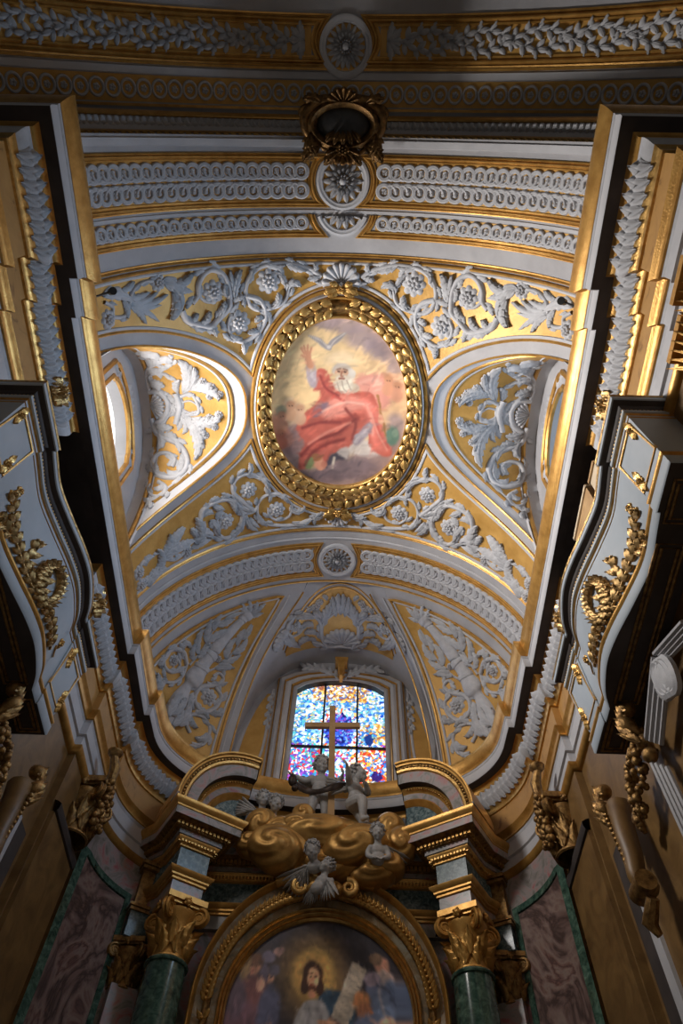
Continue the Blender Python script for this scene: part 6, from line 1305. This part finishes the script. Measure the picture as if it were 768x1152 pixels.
# standing putto behind the cross, arms spread
L0=(-.13,11.12,8.46)
p1=thing('putto','grey stucco winged putto standing on the clouds behind the cross with arms spread','putto',L0); F=frame_of((0,0,0),0); S=1.36
F=frame_of(L0,.0,0,0,S); mb=MB()
hF=frame_of(F((.0,-.02,.98)),.25,.15,0,S*1.12); head_parts(mb,hF); limb(mb,F,[(0,0,.90),(0,.01,.80)],[.05,.06])
mb.add(*_ell(F,(0,.01,.71),AX,(.145,.10,.12))); mb.add(*_ell(F,(0,-.01,.57),AX,(.125,.105,.12))); mb.add(*_ell(F,(0,.01,.46),AX,(.13,.105,.09)))
limb(mb,F,[(-.13,.0,.76),(-.24,-.02,.70),(-.36,-.06,.74)],[.055,.047,.034]); hand(mb,F,(-.36,-.06,.74),(-.9,-.1,.35),(0,-.3,1))
limb(mb,F,[(.13,.0,.76),(.24,-.04,.70),(.30,-.10,.72)],[.055,.047,.034]); hand(mb,F,(.30,-.10,.72),(.2,-.9,.1),(-1,0,.2),1,1.2)
limb(mb,F,[(-.07,0,.44),(-.10,-.06,.26),(-.13,-.02,.07)],[.085,.070,.043]); limb(mb,F,[(-.13,-.02,.06),(-.15,-.11,.02)],[.038,.026])
limb(mb,F,[(.07,0,.44),(.09,.0,.24),(.08,.04,.07)],[.085,.070,.043]); limb(mb,F,[(.08,.04,.06),(.09,-.06,.02)],[.038,.026])
body_obj(mb,p1); curls(hF,3).build('hair','stone',p1,angle=180)
for sg in (-1,1): wing(F,(sg*.08,.10,.74),(sg*.7,.1,.25),.30,.3,sg).build('wing','stone',p1,angle=180)
bn=thing('banner','dark bronze scroll banner hung across the putto and the cross','banner',(-.1,10.9,9.4)); rows=[]
for k in range(25):
    t=k/24; x=-.66+1.16*t; z=9.20-.16*sin(PI*t)-.10*t*0+.10*sin(9*t)*.3; y=10.90+.10*sin(7*t); h=.075+.015*sin(11*t)
    rows.append([(x,y,z+h),(x,y-.035,z+h*.4),(x,y-.03,z-h*.4),(x,y,z-h),(x,y+.03,z-h*.4),(x,y+.03,z+h*.4)])
mb=MB(); mb.grid(rows,closed_u=True); mb.f+= [tuple(range(6)),tuple(range(144,150))]; M['bronze']=mottled('dark_bronze',(.02,.013,.01),(.055,.032,.02),7,.45,.4); mb.build('cloth','bronze',bn)
mb=MB(); mb.ball((-.66,10.9,9.26),(.09,.07,.14),12,8); mb.ball((-.60,10.88,9.06),(.07,.06,.07),10,8); mb.build('curled_end','bronze',bn,angle=180)
# kneeling putto right of the cross
L1=(.55,10.95,8.22)
p2=thing('putto','grey stucco winged putto kneeling right of the cross and reaching up to hold it','putto',L1); F=frame_of(L1,.75,0,.0,S); mb=MB()
hF=frame_of(F((.02,-.02,.93)),1.15,-.25,.0,S*1.12); head_parts(mb,hF); limb(mb,F,[(.01,0,.86),(.0,.01,.76)],[.05,.06])
mb.add(*_ell(F,(0,.01,.66),AX,(.135,.10,.12))); mb.add(*_ell(F,(.01,.0,.52),AX,(.125,.105,.12))); mb.add(*_ell(F,(.02,.02,.41),AX,(.135,.115,.09)))
limb(mb,F,[(-.12,.0,.71),(-.22,-.08,.70),(-.31,-.15,.76)],[.055,.047,.034]); hand(mb,F,(-.31,-.15,.76),(-.7,-.5,.15),(-1,0,0),1,1.)
limb(mb,F,[(.12,.0,.71),(.12,-.12,.62),(.0,-.19,.66)],[.055,.047,.034]); hand(mb,F,(.0,-.19,.66),(-.9,-.2,.2),(0,-1,0))
limb(mb,F,[(-.07,.02,.40),(-.08,-.20,.34),(-.06,-.20,.08)],[.09,.076,.045]); limb(mb,F,[(-.06,-.20,.06),(-.07,-.30,.02)],[.04,.026])
limb(mb,F,[(.08,.03,.38),(.10,-.06,.16),(.12,.14,.05)],[.09,.074,.045]); limb(mb,F,[(.12,.14,.05),(.13,.24,.02)],[.04,.026])
body_obj(mb,p2); curls(hF,8).build('hair','stone',p2,angle=180)
for sg in (-1,1): wing(F,(sg*.08,.10,.68),(sg*.55,.3,.1),.34,.3,sg).build('wing','stone',p2,angle=180)
# cherub heads and busts among the clouds
cherub_bust('stucco cherub head with a raised wing at the far left among the gilded clouds',(-1.18,10.98,8.86),.1,.15,0,1.25,11,[((-.8,.2,.5),.42,-1)])
cherub_bust('stucco cherub bust leaning out of the clouds just left of the standing putto',(-.92,10.92,8.72),.35,.35,.1,1.25,12,[((-.9,.2,-.3),.30,-1)])
cherub_bust('stucco cherub with folded wing looking down over the middle of the altar frame',(-.17,10.60,7.56),-.15,.45,-.1,1.25,13,[((-.9,.1,-.35),.46,-1),((-.35,.1,-.9),.40,1)],bust=False)
cherub_bust('stucco cherub turning its head back at the lowest point of the clouds',(.08,10.62,7.30),-.7,-.25,.25,1.1,14,[((.5,.1,-.8),.40,1),((-.5,.1,-.8),.40,-1)],arms=False)
cherub_bust('stucco cherub leaning its chin on its hands at the right of the gilded clouds',(.93,10.56,7.92),.12,.30,-.05,1.15,15,[((.8,.2,-.45),.44,1)])
# ------------------------------------------------------------------ camera
cam=bpy.data.cameras.new('camera'); co=bpy.data.objects.new('camera',cam); COL.objects.link(co); SC.camera=co
F_PX=784.742; cam.sensor_fit='VERTICAL'; cam.sensor_height=36.; cam.lens=36.*F_PX/1152
rx=Vector((.99945117,-.02779222,-.01802662)); ry=Vector((-.01581832,-.87852494,.4774345)); rz=Vector((.0291058,.47688732,.87848241))
# camera axes in the world: right, up, back
right=Vector((rx.x,ry.x,rz.x)); up=Vector((rx.y,ry.y,rz.y)); fwd=Vector((rx.z,ry.z,rz.z))
co.matrix_world=Matrix(((right.x,up.x,-fwd.x,.37),(right.y,up.y,-fwd.y,0),(right.z,up.z,-fwd.z,0),(0,0,0,1)))
cam.clip_start=.05; cam.clip_end=200
# ------------------------------------------------------------------ light
w=bpy.data.worlds.new('world'); SC.world=w; w.use_nodes=True
bg=w.node_tree.nodes['Background']; bg.inputs[0].default_value=(.62,.78,1.,1); bg.inputs[1].default_value=.015
def area(name,loc,target,sx,sy,power,colr,spread=PI):
    l=bpy.data.lights.new(name,'AREA'); l.shape='RECTANGLE'; l.size=sx; l.size_y=sy; l.energy=power; l.spread=spread; l.color=colr
    o=bpy.data.objects.new(name,l); COL.objects.link(o); o.location=loc
    d=Vector(target)-Vector(loc); o.rotation_euler=d.to_track_quat('-Z','Y').to_euler(); return o
area('left_window_light',(-3.85,4.8,11.6),(2.6,4.3,10.9),1.5,1.3,290,(1.,.95,.90),2.1)
area('left_sky_light',(-3.86,4.8,11.6),(2.6,4.6,11.3),1.5,1.3,190,(1.,.95,.90))
area('right_window_light',(3.85,4.8,11.6),(-3,4.6,10.3),1.5,1.3,85,(.42,.68,1.),2.1)
area('right_sky_light',(3.86,4.8,11.6),(-3,4.6,11.3),1.5,1.3,45,(.70,.84,1.))
area('nave_light',(2.,-12,6),(1.,8,7),8,8,75,(1.,.84,.66))
area('floor_bounce_fill',(0,1,-1.2),(0,4,10),5,6,36,(1.,.86,.70))  # added lamp imitating light bounced up from the floor
area('apse_window_light',(.15,11.9,12),(0,6,10),1.8,2.4,24,(.75,.85,1.))
SC.view_settings.view_transform='Standard'; SC.view_settings.look='None'; SC.view_settings.gamma=1; SC.view_settings.exposure=0.
try: SC.view_settings.use_curve_mapping=False
except Exception: pass
SC.cycles.max_bounces=6; SC.cycles.diffuse_bounces=4; SC.cycles.use_denoising=True

# ------------------------------------------------------------------ GROUPS: repeats of one kind share a group phrase
kinds={}
for o in SC.objects:
    if o.parent is None and o.get('category') and not o.get('kind'): kinds.setdefault(o.name.split('.')[0],[]).append(o)
for k,L in kinds.items():
    if len(L)>1:
        for o in L: o['group']='the %ss of the chancel'%k.replace('_',' ')
